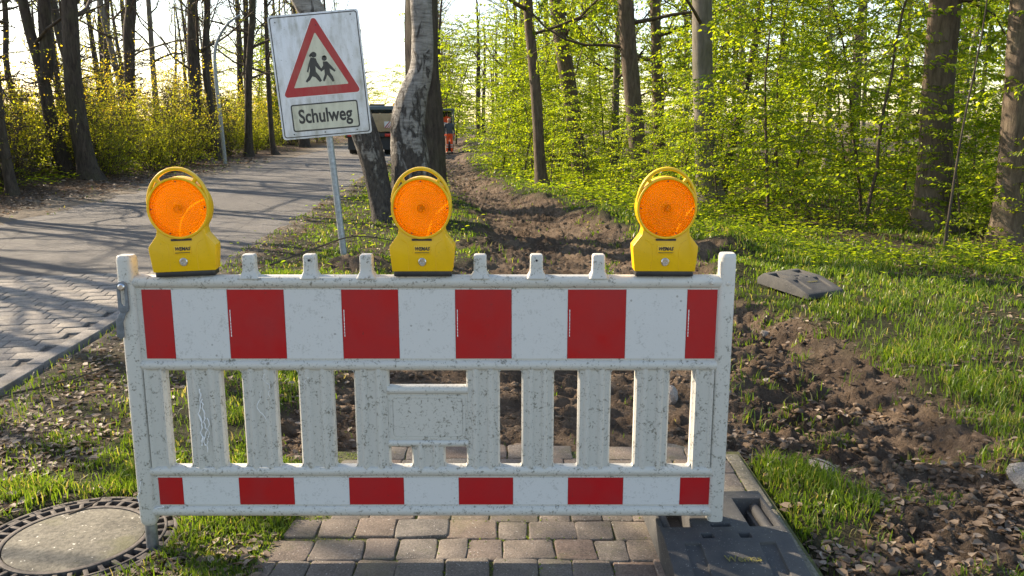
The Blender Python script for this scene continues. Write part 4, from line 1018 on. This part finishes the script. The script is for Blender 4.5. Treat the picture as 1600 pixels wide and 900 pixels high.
# steel foot pipe, latch, screws, drips of old paint
MB().lathe([(.021, -.02), (.021, .105)], 16, 'z', (lx(-1.293), 0, 0)).build("foot_pipe", M["steel"], bar, smooth=True)
MB().lathe([(.021, .05), (.021, .10)], 16, 'z', (lx(.722), 0, 0)).build("foot_pipe", M["steel"], bar, smooth=True)
m = MB(); m.ringprism(rr(lx(-1.318), lx(-1.282), .875, .985, .017), [(lx(-1.30) + (p - lx(-1.30)) * .38, .94 + (q - .935) * .62) for p, q in rr(lx(-1.318), lx(-1.282), .875, .985, .017)], -.041, -.034, 'y')
m.prism([(lx(-1.311), .885), (lx(-1.289), .885), (lx(-1.306), .845), (lx(-1.306), .795), (lx(-1.318), .785), (lx(-1.331), .795), (lx(-1.331), .850)], -.0405, -.0335, 'y')
lt = m.build("latch", M["grey_hook"], bar, bevel=.002)
MB().lathe([(.012, -.034), (.012, -.044), (.008, -.047), (0, -.047)], 14, 'y', (lx(-1.30), 0, .966)).build("latch_bolt", M["chrome"], lt, smooth=True)
for xx, zz in ((.670, .978), (.722, .975), (.678, .152), (.722, .105)):
    MB().lathe([(.007, -.026), (.007, -.031), (.0045, -.033), (0, -.033)], 12, 'y', (lx(xx), 0, zz)).build("screw", WP if zz > .15 else M["steel"], bar, smooth=True)
rgz = random.Random(9)
def streak(x, z, n, step, amp, w, y=-.0225):
    P = []; 
    for i in range(n):
        P.append((lx(x), y, z)); z -= step * rgz.uniform(.5, 1.2); x += rgz.uniform(-amp, amp)
    MB().tube(P, [max(.0006, w * rgz.uniform(.4, 1)) for _ in P], 5).build("paint_drip", M["paint_white"], bar)
streak(-1.073, .605, 22, .0125, .006, .0040); streak(-1.066, .57, 18, .012, .007, .0030); streak(-1.055, .50, 12, .014, .006, .0022); streak(-.845, .66, 12, .009, .008, .0016); streak(-.86, .60, 14, .011, .008, .0016); streak(-.70, .66, 9, .009, .010, .0012, -.022)
streak(-1.30, .27, 12, .009, .008, .002, -.030); streak(-1.235, .176, 8, .003, .014, .0022, -.0265)

# ------------------------------------------------------------------ warning lamps (local: origin at foot, front towards -y)
lamp = empty("warning_lamp")
LY, BLK = M["lamp_yellow"], M["black_plastic"]
ZC = .241
MB().prism(rr(-.106, .106, -.036, .036, .012), 0.0, .020, 'z').build("foot", BLK, lamp, bevel=.003)
outl = [(-.109, .019), (.109, .019), (.117, .094), (.117, .108), (.086, .148), (.082, .168)]
outl += [(.1065 * math.cos(a), ZC + .1065 * math.sin(a)) for a in [R(q) for q in (-36, -50, -64, -78, -90, -102, -116, -130, -144)]]
outl += [(-.082, .168), (-.086, .148), (-.117, .108), (-.117, .094)]
MB().prism(outl, -.040, .040, 'y').build("body", LY, lamp, bevel=.005, seg=3, ang=25)
MB().ringprism([(.1075 * math.cos(a), ZC + .1075 * math.sin(a)) for a in np.linspace(0, 2 * math.pi, 65)[:-1]], [(.0985 * math.cos(a), ZC + .0985 * math.sin(a)) for a in np.linspace(0, 2 * math.pi, 65)[:-1]], -.046, .034, 'y').build("rim", LY, lamp, bevel=.003)
for s_ in (-1, 1):
    prof = [(.0982, s_ * .036)] + [(.0975 * math.cos(q), s_ * (.040 + .010 * math.sin(q) + .0011 * (i % 2))) for i, q in enumerate(np.linspace(0, math.pi / 2 - .15, 27))] + [(.012, s_ * .0515), (.009, s_ * .0555), (0.0, s_ * .0565)]
    ln = MB().lathe(prof, 56, 'y', (0, 0, ZC), close=False).build("lens", M["lens_amber"] if s_ < 0 else M["lens_back"], lamp, smooth=True)
    if s_ < 0:
        for a in (90, 180, 0, -68, -112):
            MB().lathe([(.0028, -.041), (.0028, -.0445), (0, -.0445)], 8, 'y', (.0925 * math.cos(R(a)), 0, ZC + .0925 * math.sin(R(a)))).build("pin", M["lamp_ink"], ln)
MB().lathe([(.0, -.02), (.014, -.018), (.018, 0), (.014, .018), (0, .02)], 18, 'y', (0, 0, ZC)).build("bulb", M["chrome"], lamp, smooth=True)
# carrying handle: an arch over the rim with two struts
ar = [(.1035 * math.cos(a), -.026, ZC + .012 + .1235 * math.sin(a)) for a in np.linspace(R(4), R(176), 33)]
m = MB()
pr = rr(-.0062, .0062, -.012, .012, .005, 2); rings = []
for i, p in enumerate(ar):
    d = Vector(ar[min(i + 1, 32)]) - Vector(ar[max(i - 1, 0)]); d.normalize(); nrm = Vector((d.z, 0, -d.x))
    rings.append([m.bm.verts.new(Vector(p) + nrm * a + Vector((0, b, 0))) for a, b in pr])
for a, b in zip(rings, rings[1:]):
    for i in range(len(a)): m.bm.faces.new((a[i], a[(i + 1) % len(a)], b[(i + 1) % len(b)], b[i]))
m.bm.faces.new(rings[0]); m.bm.faces.new(rings[-1][::-1]); hd_ = m.build("handle", LY, lamp, smooth=True)
for s_ in (-1, 1): MB().prism([(s_ * .054, ZC + .090), (s_ * .064, ZC + .083), (s_ * .076, ZC + .103), (s_ * .067, ZC + .112)], -.037, -.015, 'y').build("strut", LY, hd_, bevel=.002)
# front details
MB().prism(rr(-.030, .030, .080, .112, .004), -.0425, -.039, 'y').build("label_plate", LY, lamp, bevel=.0008)
text("lettering", "WEMAS", .0165, M["lamp_ink"], lamp, (0, -.0428, .099), bold=.0007, shear=.28, width=.054)
MB().box(-.026, .026, -.0431, -.0424, .0845, .0868).build("small_print", M["lamp_ink"], lamp)
MB().lathe([(.0145, -.039), (.0145, -.044), (.012, -.0465), (.006, -.0465), (.005, -.0445), (0, -.0445)], 22, 'y', (0, 0, .053)).build("lock_screw", M["chrome"], lamp, smooth=True)
for s_ in (-1, 1):
    MB().lathe([(.002, -.039), (.002, -.0412), (0, -.0412)], 8, 'y', (s_ * .013, 0, .1335)).build("peg_hole", M["lamp_ink"], lamp)
    w_ = [(s_ * .050, .022), (s_ * .048, .09), (s_ * .055, .118), (s_ * .075, .132)]
    for a, b in zip(w_, w_[1:]): pass
    MB().tube([(p, -.0395, q) for p, q in catmull(w_, 5)], .0016, 6).build("seam", LY, lamp, smooth=True)
MB().box(-.036, .036, -.0435, -.030, ZC - .113, ZC - .106).build("lens_catch", BLK, lamp)
lamps = [lamp, copy_tree(lamp), copy_tree(lamp)]
for o, (x, rz, ry, lab) in zip(lamps, ((-1.091, R(7), R(-1.5), "yellow warning lamp with round amber lens at the barrier's latch end"), (-.298, R(1), R(0), "yellow warning lamp with round amber lens on the barrier's middle"), (.508, R(-1.5), R(0), "yellow warning lamp with round amber lens at barrier end nearest the thicket"))):
    o.location = (x, BY, 1.000); o.rotation_euler = (0, ry, rz); o.scale = (.915, .915, .945); tag(o, lab, "warning lamp", "warning lamps on the barrier")

# ------------------------------------------------------------------ rubber foot plates
def foot_plate(name, label):
    """x across (0.44), y along; a stepped block with pockets, peg holes and two carrying bars"""
    root = empty(name); tag(root, label, "barrier foot", "rubber barrier feet")
    X_ = [-.22, -.205, -.165, -.155, -.10, -.085, -.045, -.035, -.012, .012, .028, .035, .045, .085, .10, .14, .155, .205, .22]
    Y_ = [-.40, -.36, -.30, -.20, -.085, -.06, -.04, -.025, .02, .045, .10, .17, .24, .30, .36, .40]
    def top(y):
        if y < -.07: return .045 + (.112 - .045) * (y + .40) / .33
        if y > .30: return .112 - (.112 - .055) * (y - .30) / .10
        return .112
    def dep(x, y):
        if -.045 < x < .045 and -.06 + .06 < y < .045 + .0 and abs(x) < .035: return .09     # post hole
        if .028 < abs(x - 0.0) < .085 and abs(x) > .045 and False: return 0
        if (-.085 < x < -.045 or .045 < x < .085) and -.06 < y < -.025: return .06
        if abs(x) > .10 and abs(x) < .155 and .02 < y < .24: return .085
        if abs(x) > .155 and abs(x) < .205 and .02 < y < .24: return .050
        if .10 < abs(x) < .155 and -.30 < y < -.085: return .014
        return 0
    m = MB(); nxx, nyy = len(X_) - 1, len(Y_) - 1; Dp = [[dep((X_[i] + X_[i + 1]) / 2, (Y_[j] + Y_[j + 1]) / 2) for j in range(nyy)] for i in range(nxx)]
    def q(*p): m.bm.faces.new([m.bm.verts.new(a) for a in p])
    for i in range(nxx):
        for j in range(nyy):
            x0, x1, y0, y1, d = X_[i], X_[i + 1], Y_[j], Y_[j + 1], Dp[i][j]; a, b = top(y0) - d, top(y1) - d
            q((x0, y0, a), (x1, y0, a), (x1, y1, b), (x0, y1, b))
            e = Dp[i + 1][j] if i + 1 < nxx else None
            if e is None: q((x1, y0, a), (x1, y1, b), (x1, y1, 0), (x1, y0, 0))
            elif e != d: q((x1, y0, a), (x1, y0, top(y0) - e), (x1, y1, top(y1) - e), (x1, y1, b))
            if i == 0: q((x0, y0, a), (x0, y0, 0), (x0, y1, 0), (x0, y1, b))
            e = Dp[i][j + 1] if j + 1 < nyy else None
            if e is None: q((x0, y1, b), (x1, y1, b), (x1, y1, 0), (x0, y1, 0))
            elif e != d: q((x0, y1, b), (x1, y1, b), (x1, y1, top(y1) - e), (x0, y1, top(y1) - e))
            if j == 0: q((x0, y0, a), (x0, y0, 0), (x1, y0, 0), (x1, y0, a))
    q((-.22, -.40, 0), (-.22, .40, 0), (.22, .40, 0), (.22, -.40, 0))
    m.build("block", M["rubber"], root, bevel=.004, seg=2, ang=40)
    for s_ in (-1, 1): MB().tube([(s_ * .185, .015, .072), (s_ * .185, .245, .072)], .020, 12).build("carrying_bar", M["rubber"], root, smooth=True)
    return root
fpl = foot_plate("rubber_foot", "dark rubber foot plate holding up the barrier's right post")
fpl.location = (.735, 2.70, 0.003); fpl.rotation_euler = (0, 0, R(1.5))
text("lettering", "Wemas", .042, M["yellow_stain"], fpl, (.02, -.175, .0965), bold=.0006, rot=(math.atan(.067 / .33), 0, 0), width=.12)
f2 = copy_tree(fpl); f2.location = (2.58, 7.40, gz(2.58, 7.40) + .035); f2.rotation_euler = (R(2), R(-3), R(22)); f2.scale = (.86, .86, 1.0); f2["label"] = "dark rubber foot plate lying loose on the grass right of the barrier"

# ------------------------------------------------------------------ traffic sign
sg = empty("traffic_sign", (-1.893, 9.32, gz(-1.893, 9.32) - .02), (0, R(-4.8), 0)); tag(sg, "dirty white school route sign with red triangle leaning on grey pole", "sign")
SG0 = Matrix.Translation(sg.location) @ Euler((0, R(-4.8), 0)).to_matrix().to_4x4()
cz = (SG0.inverted() @ Vector((-2.066, 9.32, 1.985)))
MB().tube([(0, .045, -.3), (0, .045, cz.z + .62)], .038, 16).build("pole", M["galvanised"], sg, smooth=True)
for dz in (-.45, .40): MB().box(-.06, .06, -.004, .088, cz.z + dz - .02, cz.z + dz + .02).build("clamp", M["galvanised"], sg, bevel=.004)
def sp_(pts): return [(cz.x + a, cz.z + b) for a, b in pts]
hw, hh_ = .488, .652
MB().prism(sp_(rr(-hw, hw, -hh_, hh_, .035, 6)), -.012, -.006, 'y').build("plate", M["sign_white"], sg, bevel=.0015)
def layer(n): return -.0120 - .0009 * n
MB().ringprism(sp_(rr(-hw + .018, hw - .018, -hh_ + .018, hh_ - .018, .028, 6)), sp_(rr(-hw + .028, hw - .028, -hh_ + .028, hh_ - .028, .022, 6)), layer(1), layer(0) + .0004, 'y').build("border", M["sign_black"], sg)
def rtri(w, zb, za, r, n=5):
    c3 = [Vector((-w, zb)), Vector((w, zb)), Vector((0, za))]; out = []
    for i in range(3):
        p = c3[i]; a = (c3[i - 1] - p).normalized(); b = (c3[(i + 1) % 3] - p).normalized()
        bis = (a + b).normalized(); half = math.acos(max(-1, min(1, a.dot(b)))) / 2; c = p + bis * r / math.sin(half)
        s0 = c - p; ta = p + a * (r / math.tan(half)); tb = p + b * (r / math.tan(half))
        for k in range(n + 1):
            q = ta.lerp(tb, k / n); out.append(tuple(c + (q - c).normalized() * r))
    return out
tri_o, tri_i = rtri(.425, -.205, .630, .03), rtri(.298, -.112, .450, .008)
MB().prism(sp_(rtri(.437, -.212, .650, .036)), layer(1), layer(0), 'y').build("triangle_edge", M["paint_white"], sg)
MB().ringprism(sp_(tri_o), sp_(tri_i), layer(3), layer(1) + .0003, 'y').build("red_triangle", M["sign_red"], sg)
MB().prism(sp_(tri_i), layer(2), layer(1) + .0003, 'y').build("triangle_field", M["sign_inner"], sg)
def picto(pts):      # from picture shape to plate metres
    out = []
    for a, b in pts:
        dx_, dz_ = (400 + a / 3.75 - 500.5), (b / 3.75 - 115.5)
        out.append(((dx_ * .9936 - dz_ * .1132) * .0069, (-dx_ * .1132 - dz_ * .9936) * .0067))
    return out
def circ(cx, cy, r, n=16): return [(cx + r * math.cos(2 * math.pi * i / n), cy + r * math.sin(2 * math.pi * i / n)) for i in range(n)]
girl = [[(322, 330), (352, 334), (362, 358), (384, 392), (380, 404), (368, 398), (350, 380), (353, 412), (374, 438), (388, 464), (376, 473), (350, 446), (332, 440), (318, 464), (300, 478), (293, 470), (312, 438), (318, 405), (316, 382), (308, 420), (300, 414), (309, 372)]]
boy = [[(394, 352), (418, 350), (442, 374), (468, 402), (462, 410), (433, 391), (436, 415), (452, 436), (462, 463), (451, 469), (430, 441), (419, 428), (411, 452), (402, 469), (393, 462), (405, 425), (402, 397), (384, 412), (377, 403), (395, 376)]]
fig = MB()
for q_ in girl + [circ(340, 314, 17), [(322, 306), (330, 318), (320, 330), (312, 322)]]: fig.prism(sp_(picto(q_)), layer(3), layer(2) + .0003, 'y')
fig.build("girl_figure", M["sign_black"], sg)
fig = MB()
for q_ in boy + [circ(402, 333, 15), [(388, 322), (404, 315), (416, 322), (402, 328)]]: fig.prism(sp_(picto(q_)), layer(3), layer(2) + .0003, 'y')
fig.build("boy_figure", M["sign_black"], sg)
MB().prism(sp_(rr(-.362, .368, -.575, -.285, .025)), layer(2), layer(1) + .0003, 'y').build("name_field", M["sign_inner"], sg)
MB().ringprism(sp_(rr(-.362, .368, -.575, -.285, .025)), sp_(rr(-.348, .354, -.561, -.299, .016)), layer(3), layer(2) + .0002, 'y').build("name_border", M["sign_black"], sg)
text("lettering", "Schulweg", .205, M["sign_black"], sg, (cz.x + .003, layer(2) - .0006, cz.z - .425), bold=.0052, width=.585)
for a, b in ((-.41, .58), (.40, .60), (-.36, -.60), (.33, -.60), (.02, .30 + .22), (-.02, -.60)): MB().lathe([(.007, -.012), (.007, -.0165), (0, -.0165)], 8, 'y', (cz.x + a, 0, cz.z + b)).build("rivet", M["sign_black"], sg)

# ------------------------------------------------------------------ bent grey mast at the left wood
ma = empty("lamp_mast", (-10.15, 30, gz(-10.15, 30) - .05)); tag(ma, "thin bent grey lamp mast with curved arm left of the road", "mast")
P = catmull([(0, 0, 0), (-.06, 0, 1.6), (-.13, 0, 2.9), (-.10, 0, 3.9), (.12, 0, 4.45), (.45, 0, 4.85), (.85, 0, 5.1)], 5)
MB().tube([tuple(p) for p in P[:11]], .065, 10).build("pole", M["galvanised"], ma, smooth=True)
MB().tube([tuple(p) for p in P[10:]], list(np.linspace(.062, .035, len(P) - 10)), 10).build("arm", M["galvanised"], ma, smooth=True)

# ------------------------------------------------------------------ tipper truck, digger and workers down the road
tk = empty("tipper_truck", (-6.35, 38, 0), (0, 0, R(3.5))); tag(tk, "small tipper truck with beige bed seen from behind down the road", "truck")
bed_ = MB().box(-1.05, 1.05, 0, 3.4, 1.02, 1.10).build("bed", M["bed_beige"], tk)
MB().box(-1.05, 1.05, -.06, 0, 1.02, 1.80).build("tailgate", M["bed_beige"], tk, bevel=.01)
for s_ in (-1, 1): MB().box(s_ * 1.05 - .03, s_ * 1.05 + .03, 0, 3.4, 1.02, 1.80).build("side_board", M["bed_beige"], tk, bevel=.01)
for xx in (-.98, -.5, 0, .5, .98): MB().box(xx - .04, xx + .04, -.10, -.055, 1.0, 1.82).build("stake", M["bed_beige"], tk, bevel=.008)
pl_ = MB().prism(rr(.68, .96, 1.18, 1.46, .01), -.125, -.105, 'y').build("warning_plate", M["paint_white"], tk)
for i in range(3):
    a = .68 + i * .1
    MB().prism([(a, 1.19), (a + .06, 1.19), (min(a + .28, .955), 1.45 if a + .28 < .955 else 1.19 + (.955 - a)), (min(a + .22, .95), 1.45 if a + .22 < .95 else 1.20 + (.95 - a - .0))], -.129, -.124, 'y').build("red_bar", M["red_film"], pl_)
cb_ = MB().prism([(3.5, .75), (5.1, .75), (5.15, 1.4), (4.9, 2.15), (3.6, 2.2), (3.5, 2.1)], -.95, .95, 'x').build("cab", M["truck_green"], tk, bevel=.04)
MB().box(-.75, .75, 3.47, 3.495, 1.55, 2.02).build("rear_window", M["glass"], cb_)
MB().box(-.35, .35, 3.9, 4.2, 2.2, 2.29).build("light_bar", M["truck_dark"], cb_)
MB().lathe([(.07, 2.18), (.07, 2.30), (.04, 2.34), (0, 2.34)], 12, 'z', (.85, 3.75, 0)).build("beacon", M["beacon"], cb_, smooth=True)
MB().box(-.45, .45, .1, 5.0, .55, .98).build("chassis", M["truck_dark"], tk)
MB().box(-1.0, 1.0, -.05, .08, .78, .95).build("rear_bumper", M["truck_dark"], tk, bevel=.01)
for s_ in (-1, 1):
    MB().box(s_ * .82 - .13, s_ * .82 + .13, -.09, -.05, .80, .93).build("tail_light", M["lamp_red"], tk, bevel=.01)
    MB().box(s_ * .74 - .24, s_ * .74 + .24, .12, .15, .22, .80).build("mud_flap", M["truck_dark"], tk)
    for yy_ in (.75, 4.2):
        w_ = MB().lathe([(.20, -.20), (.40, -.19), (.43, -.14), (.43, .14), (.40, .19), (.20, .20)], 22, 'x', (s_ * .78, yy_, .43)).build("wheel", M["tyre"], tk, smooth=True)
        MB().lathe([(0, -.17), (.19, -.15), (.20, 0), (.19, .15), (0, .17)], 16, 'x', (s_ * .78, yy_, .43)).build("rim", M["truck_red"], w_, smooth=True)
MB().box(-.26, .26, -.075, -.055, .62, .73).build("number_plate", M["paint_white"], tk)
dg = empty("mini_digger", (-3.72, 43.2, gz(-3.72, 43.2)), (0, 0, R(8))); tag(dg, "small dark digger with open cab on the far path, half behind the trunk", "digger")
for s_ in (-1, 1):
    tr_ = MB().prism([(-.85, .12), (-.75, 0), (.75, 0), (.85, .12), (.85, .32), (.75, .42), (-.75, .42), (-.85, .32)], s_ * .55 - .14, s_ * .55 + .14, 'x').build("track", M["tyre"], dg, bevel=.03)
    for yy_ in (-.6, -.2, .2, .6): MB().lathe([(0, -.16), (.13, -.15), (.13, .15), (0, .16)], 12, 'x', (s_ * .55, yy_, .2)).build("roller", M["truck_dark"], tr_, smooth=True)
MB().box(-.45, .45, -.5, .5, .3, .55).build("undercarriage", M["truck_dark"], dg)
MB().prism(rr(-.75, .75, -.75, .75, .25, 4), .55, .95, 'z').build("upper_body", M["digger_grey"], dg, bevel=.03)
cab_ = MB().prism(rr(-.05, .78, -.70, .62, .06, 3), 1.98, 2.08, 'z').build("cab", M["digger_grey"], dg, bevel=.02)
for xx, yy_ in ((-.0, -.65), (.73, -.65), (-.0, .57), (.73, .57)): MB().box(xx - .035, xx + .035, yy_ - .035, yy_ + .035, .95, 1.98).build("cab_post", M["digger_grey"], cab_, bevel=.008)
MB().box(.045, .685, .565, .575, 1.0, 1.96).build("front_window", M["glass"], cab_); MB().box(-.004, .004, -.6, .52, 1.0, 1.96).build("side_window", M["glass"], cab_)
MB().prism([(-.62, .95), (.45, .95), (.40, 1.35), (-.55, 1.35)], -.74, -.1, 'x').build("engine_hood", M["digger_grey"], dg, bevel=.03)
MB().box(.2, .6, -.25, .25, .95, 1.2).build("driver_seat", M["truck_dark"], dg, bevel=.03)
MB().tube([(-.25, .6, .9), (-.25, 1.5, 2.1), (-.25, 2.4, 2.0)], [.13, .14, .10], 6).build("boom", M["digger_grey"], dg)
MB().tube([(-.25, 2.4, 2.05), (-.25, 2.9, .75)], [.09, .07], 6).build("arm", M["digger_grey"], dg)
MB().prism([(2.65, .8), (3.05, .85), (3.15, .5), (2.95, .2), (2.6, .3), (2.85, .45)], -.5, 0, 'x').build("bucket", M["truck_dark"], dg, bevel=.01)
def person(name, label, joints, bands, loc, rz):
    """joints: name -> (x, y, z, radius); a skinned continuous figure; bands: material by height and side"""
    names = list(joints); edges = [("pelvis", "belly"), ("belly", "chest"), ("chest", "neck"), ("neck", "chin"), ("chin", "head"), ("head", "crown")]
    for s_ in "lr":
        edges += [("pelvis", "hip" + s_), ("hip" + s_, "knee" + s_), ("knee" + s_, "ankle" + s_), ("ankle" + s_, "toe" + s_),
                  ("chest", "shoulder" + s_), ("shoulder" + s_, "elbow" + s_), ("elbow" + s_, "wrist" + s_), ("wrist" + s_, "palm" + s_)]
        w, p = Vector(joints["wrist" + s_][:3]), Vector(joints["palm" + s_][:3]); d = (p - w).normalized(); sd_ = d.cross(Vector((1, 0, 0))).normalized()
        for i, (off, ln) in enumerate(((-.030, .070), (-.010, .080), (.010, .076), (.030, .060))):
            joints[f"f{i}{s_}"] = (*(p + sd_ * off + d * ln * .55 + Vector((0, 0, 0))), .009); joints[f"g{i}{s_}"] = (*(p + sd_ * off * 1.1 + d * ln + Vector((-.012 if s_ == 'r' else .012, 0, 0))), .007)
            edges += [("palm" + s_, f"f{i}{s_}"), (f"f{i}{s_}", f"g{i}{s_}")]
        joints["th" + s_] = (*(w + d * .03 - sd_ * .045), .010); edges += [("wrist" + s_, "th" + s_)]
    names = list(joints); me = bpy.data.meshes.new(name)
    me.from_pydata([joints[n][:3] for n in names], [(names.index(a), names.index(b)) for a, b in edges], [])
    o = bpy.data.objects.new(name, me); COL.objects.link(o)
    sk = o.modifiers.new("skin", 'SKIN'); sk.use_smooth_shade = True
    for i, n in enumerate(names):
        v = me.skin_vertices[0].data[i]; r = joints[n][3]; v.radius = (r, r) if n not in ("chest", "belly", "pelvis") else (r * 1.25, r * .85); v.use_root = n == "pelvis"
    sb = o.modifiers.new("sub", 'SUBSURF'); sb.levels = 2; sb.render_levels = 2
    m2 = bpy.data.meshes.new_from_object(o.evaluated_get(bpy.context.evaluated_depsgraph_get())); bpy.data.objects.remove(o); bpy.data.meshes.remove(me)
    m2.name = name; m2.materials.clear(); keys = []
    for _, k in bands: 
        if k not in keys: keys.append(k)
    for k in keys: m2.materials.append(M[k])
    for f in m2.polygons:
        c = f.center
        for test, k in bands:
            if test(c): f.material_index = keys.index(k); break
        f.use_smooth = True
    o = link(name, m2, [], None); o.location = loc; o.rotation_euler = (0, 0, rz)
    return tag(o, label, "person", "road workers")
J = dict(pelvis=(0, 0, .95, .125), belly=(0, 0, 1.10, .125), chest=(0, .01, 1.34, .14), neck=(0, .01, 1.49, .055), chin=(0, -.01, 1.56, .065), head=(0, -.015, 1.65, .092), crown=(0, -.005, 1.73, .060),
         hipl=(-.10, 0, .88, .095), kneel=(-.12, -.02, .50, .068), anklel=(-.13, .02, .10, .050), toel=(-.14, -.14, .045, .042), hipr=(.10, 0, .88, .095), kneer=(.12, -.01, .50, .068), ankler=(.13, .03, .10, .050), toer=(.14, -.13, .045, .042),
         shoulderl=(-.19, .01, 1.40, .070), elbowl=(-.25, .02, 1.13, .050), wristl=(-.22, -.10, .90, .034), palml=(-.21, -.13, .82, .032), shoulderr=(.19, .01, 1.40, .070), elbowr=(.26, .03, 1.13, .050), wristr=(.25, -.07, .89, .034), palmr=(.245, -.09, .81, .032))
hand = lambda c: abs(c.x) > .17 and c.z < .89
w1 = person("person", "standing worker in orange trousers and grey jacket beside the far digger", dict(J),
    [(lambda c: c.z < .11, "boot"), (lambda c: hand(c), "skin"), (lambda c: c.z < .97 and (.30 < c.z < .36 or .42 < c.z < .48), "reflective"), (lambda c: c.z < .97, "hi_vis_orange"), (lambda c: c.z < 1.51, "jacket_grey"), (lambda c: c.z > 1.70 or (c.y > .03 and c.z > 1.58), "hair"), (lambda c: True, "skin")], (-3.08, 41.8, gz(-3.08, 41.8)), R(20))
K = dict(J); dz = -.42
for n in list(K): x, y, z, r = K[n]; K[n] = (x, y, z + dz, r)
K.update(kneel=(-.13, .42, .50, .068), anklel=(-.13, .50, .12, .05), toel=(-.13, .66, .05, .042), kneer=(.13, .42, .50, .068), ankler=(.13, .50, .12, .05), toer=(.13, .66, .05, .042), hipl=(-.10, .05, .50, .095), hipr=(.10, .05, .50, .095),
         elbowl=(-.26, .08, .74, .05), wristl=(-.22, .30, .72, .034), palml=(-.21, .38, .73, .032), elbowr=(.26, .08, .74, .05), wristr=(.22, .30, .72, .034), palmr=(.21, .38, .73, .032),
         head=(0, .02, 1.23, .092), chin=(0, .03, 1.14, .065), crown=(0, .005, 1.31, .06))
person("person", "digger driver in orange vest sitting in the far cab", K, [(lambda c: c.z < .62 and c.y > .33, "truck_dark"), (lambda c: c.z < .58, "jacket_grey"), (lambda c: abs(c.x) > .15 and c.y > .27, "skin"), (lambda c: .72 < c.z < .76 and abs(c.x) < .19, "reflective"), (lambda c: c.z < 1.09 and abs(c.x) < .20, "hi_vis_orange"), (lambda c: c.z < 1.09, "jacket_grey"), (lambda c: c.z > 1.25 or c.y < -.02, "hair"), (lambda c: True, "skin")], (-3.30, 43.1, gz(-3.30, 43.1) + .72), R(8))

# ------------------------------------------------------------------ stones, sticks
def stone(label, x, y, sx, sy, sz, seed, name="stone", mat="field_stone"):
    b = bmesh.new(); bmesh.ops.create_icosphere(b, subdivisions=2, radius=1); g = random.Random(seed)
    pl = [(Vector((g.gauss(0, 1), g.gauss(0, 1), g.gauss(0, 1))).normalized(), g.uniform(.55, .85)) for _ in range(9)]
    for v in b.verts:
        for n_, d in pl:
            e = v.co.dot(n_) - d
            if e > 0: v.co -= n_ * e
        v.co.x *= sx; v.co.y *= sy; v.co.z *= sz
    me = bpy.data.meshes.new(name); b.to_mesh(me); b.free(); o = link(name, me, M[mat]); o.location = (x, y, gz(x, y) + sz * .35); o.rotation_euler = (g.uniform(-.3, .3), g.uniform(-.3, .3), g.uniform(0, 6))
    return tag(o, label, "stone", "stones in the churned soil")
stone("pale double stone in the dark track soil right of the barrier post", 1.63, 5.16, .075, .045, .05, 1)
stone("flat pale stone lying in the soil by the kerb grass", 1.46, 3.70, .085, .055, .035, 2)
stone("grey concrete chunk at the right edge beside lush grass", 2.20, 3.38, .10, .07, .045, 3, mat="kerb_concrete")
stone("light lump of rubble seen through the barrier's last slot", .92, 4.75, .08, .06, .09, 4)
stone("small pale stone nearest the barrier in the track soil", 1.32, 4.9, .035, .03, .025, 5)
stone("small stone at the foot of the soil heap by the path", 1.95, 6.3, .04, .03, .03, 6)
# broken paving lying along the trench edge
rg = random.Random(31)
for i, (x, y, w_, d_, rz, lab) in enumerate(((-.28, 3.86, .19, .13, .3, "loose paving stone in the trench behind the barrier's middle"), (.10, 3.90, .20, .14, -.1, "loose paving stone in the trench, second from the barrier's middle"), (.50, 3.84, .20, .13, .12, "loose paving stone in the trench near barrier's right slots"), (.84, 3.92, .17, .13, -.3, "loose paving stone in the trench nearest the kerb"))):
    v, f4, f12 = paver_mesh(0, 0, w_, d_, rz, jit=.006, rg=rg); o = link("paving_stone", np_mesh("paving_stone", v, [(np.array(f4), 0), (np.array(f12), 0)]), M["paver"])
    o.location = (x, y, gz(x, y) + .045); o.rotation_euler = (rg.uniform(-.12, .12), rg.uniform(-.12, .12), 0); tag(o, lab, "paving stone", "loose paving stones")
def stick(label, pts, r, name="twig"):
    P = [(x, y, gz(x, y) + z) for x, y, z in pts]; C = catmull(P, 5)
    o = MB().tube([tuple(p) for p in C], list(np.linspace(r, r * .4, len(C))), 6).build(name, M["twig"], None, smooth=True); tag(o, label, "twig")
stick("long thin dark twig arching across the sign's pole", [(-2.55, 8.7, .02), (-2.1, 9.0, .16), (-1.75, 9.1, .24), (-1.35, 9.1, .22), (-.95, 9.2, .10)], .011)
stick("long bent dark twig lying beside the road kerb", [(-2.85, 4.45, .02), (-2.6, 4.65, .03), (-2.45, 4.95, .03), (-2.15, 5.2, .02)], .007)
stick("thin pale stick lying in the soil by the kerb grass", [(1.15, 3.75, .02), (1.35, 3.55, .04), (1.5, 3.3, .03)], .005)
stick("short stick on the iron ring of the manhole", [(-1.72, 3.02, .06), (-1.66, 3.12, .065), (-1.63, 3.22, .06)], .004)
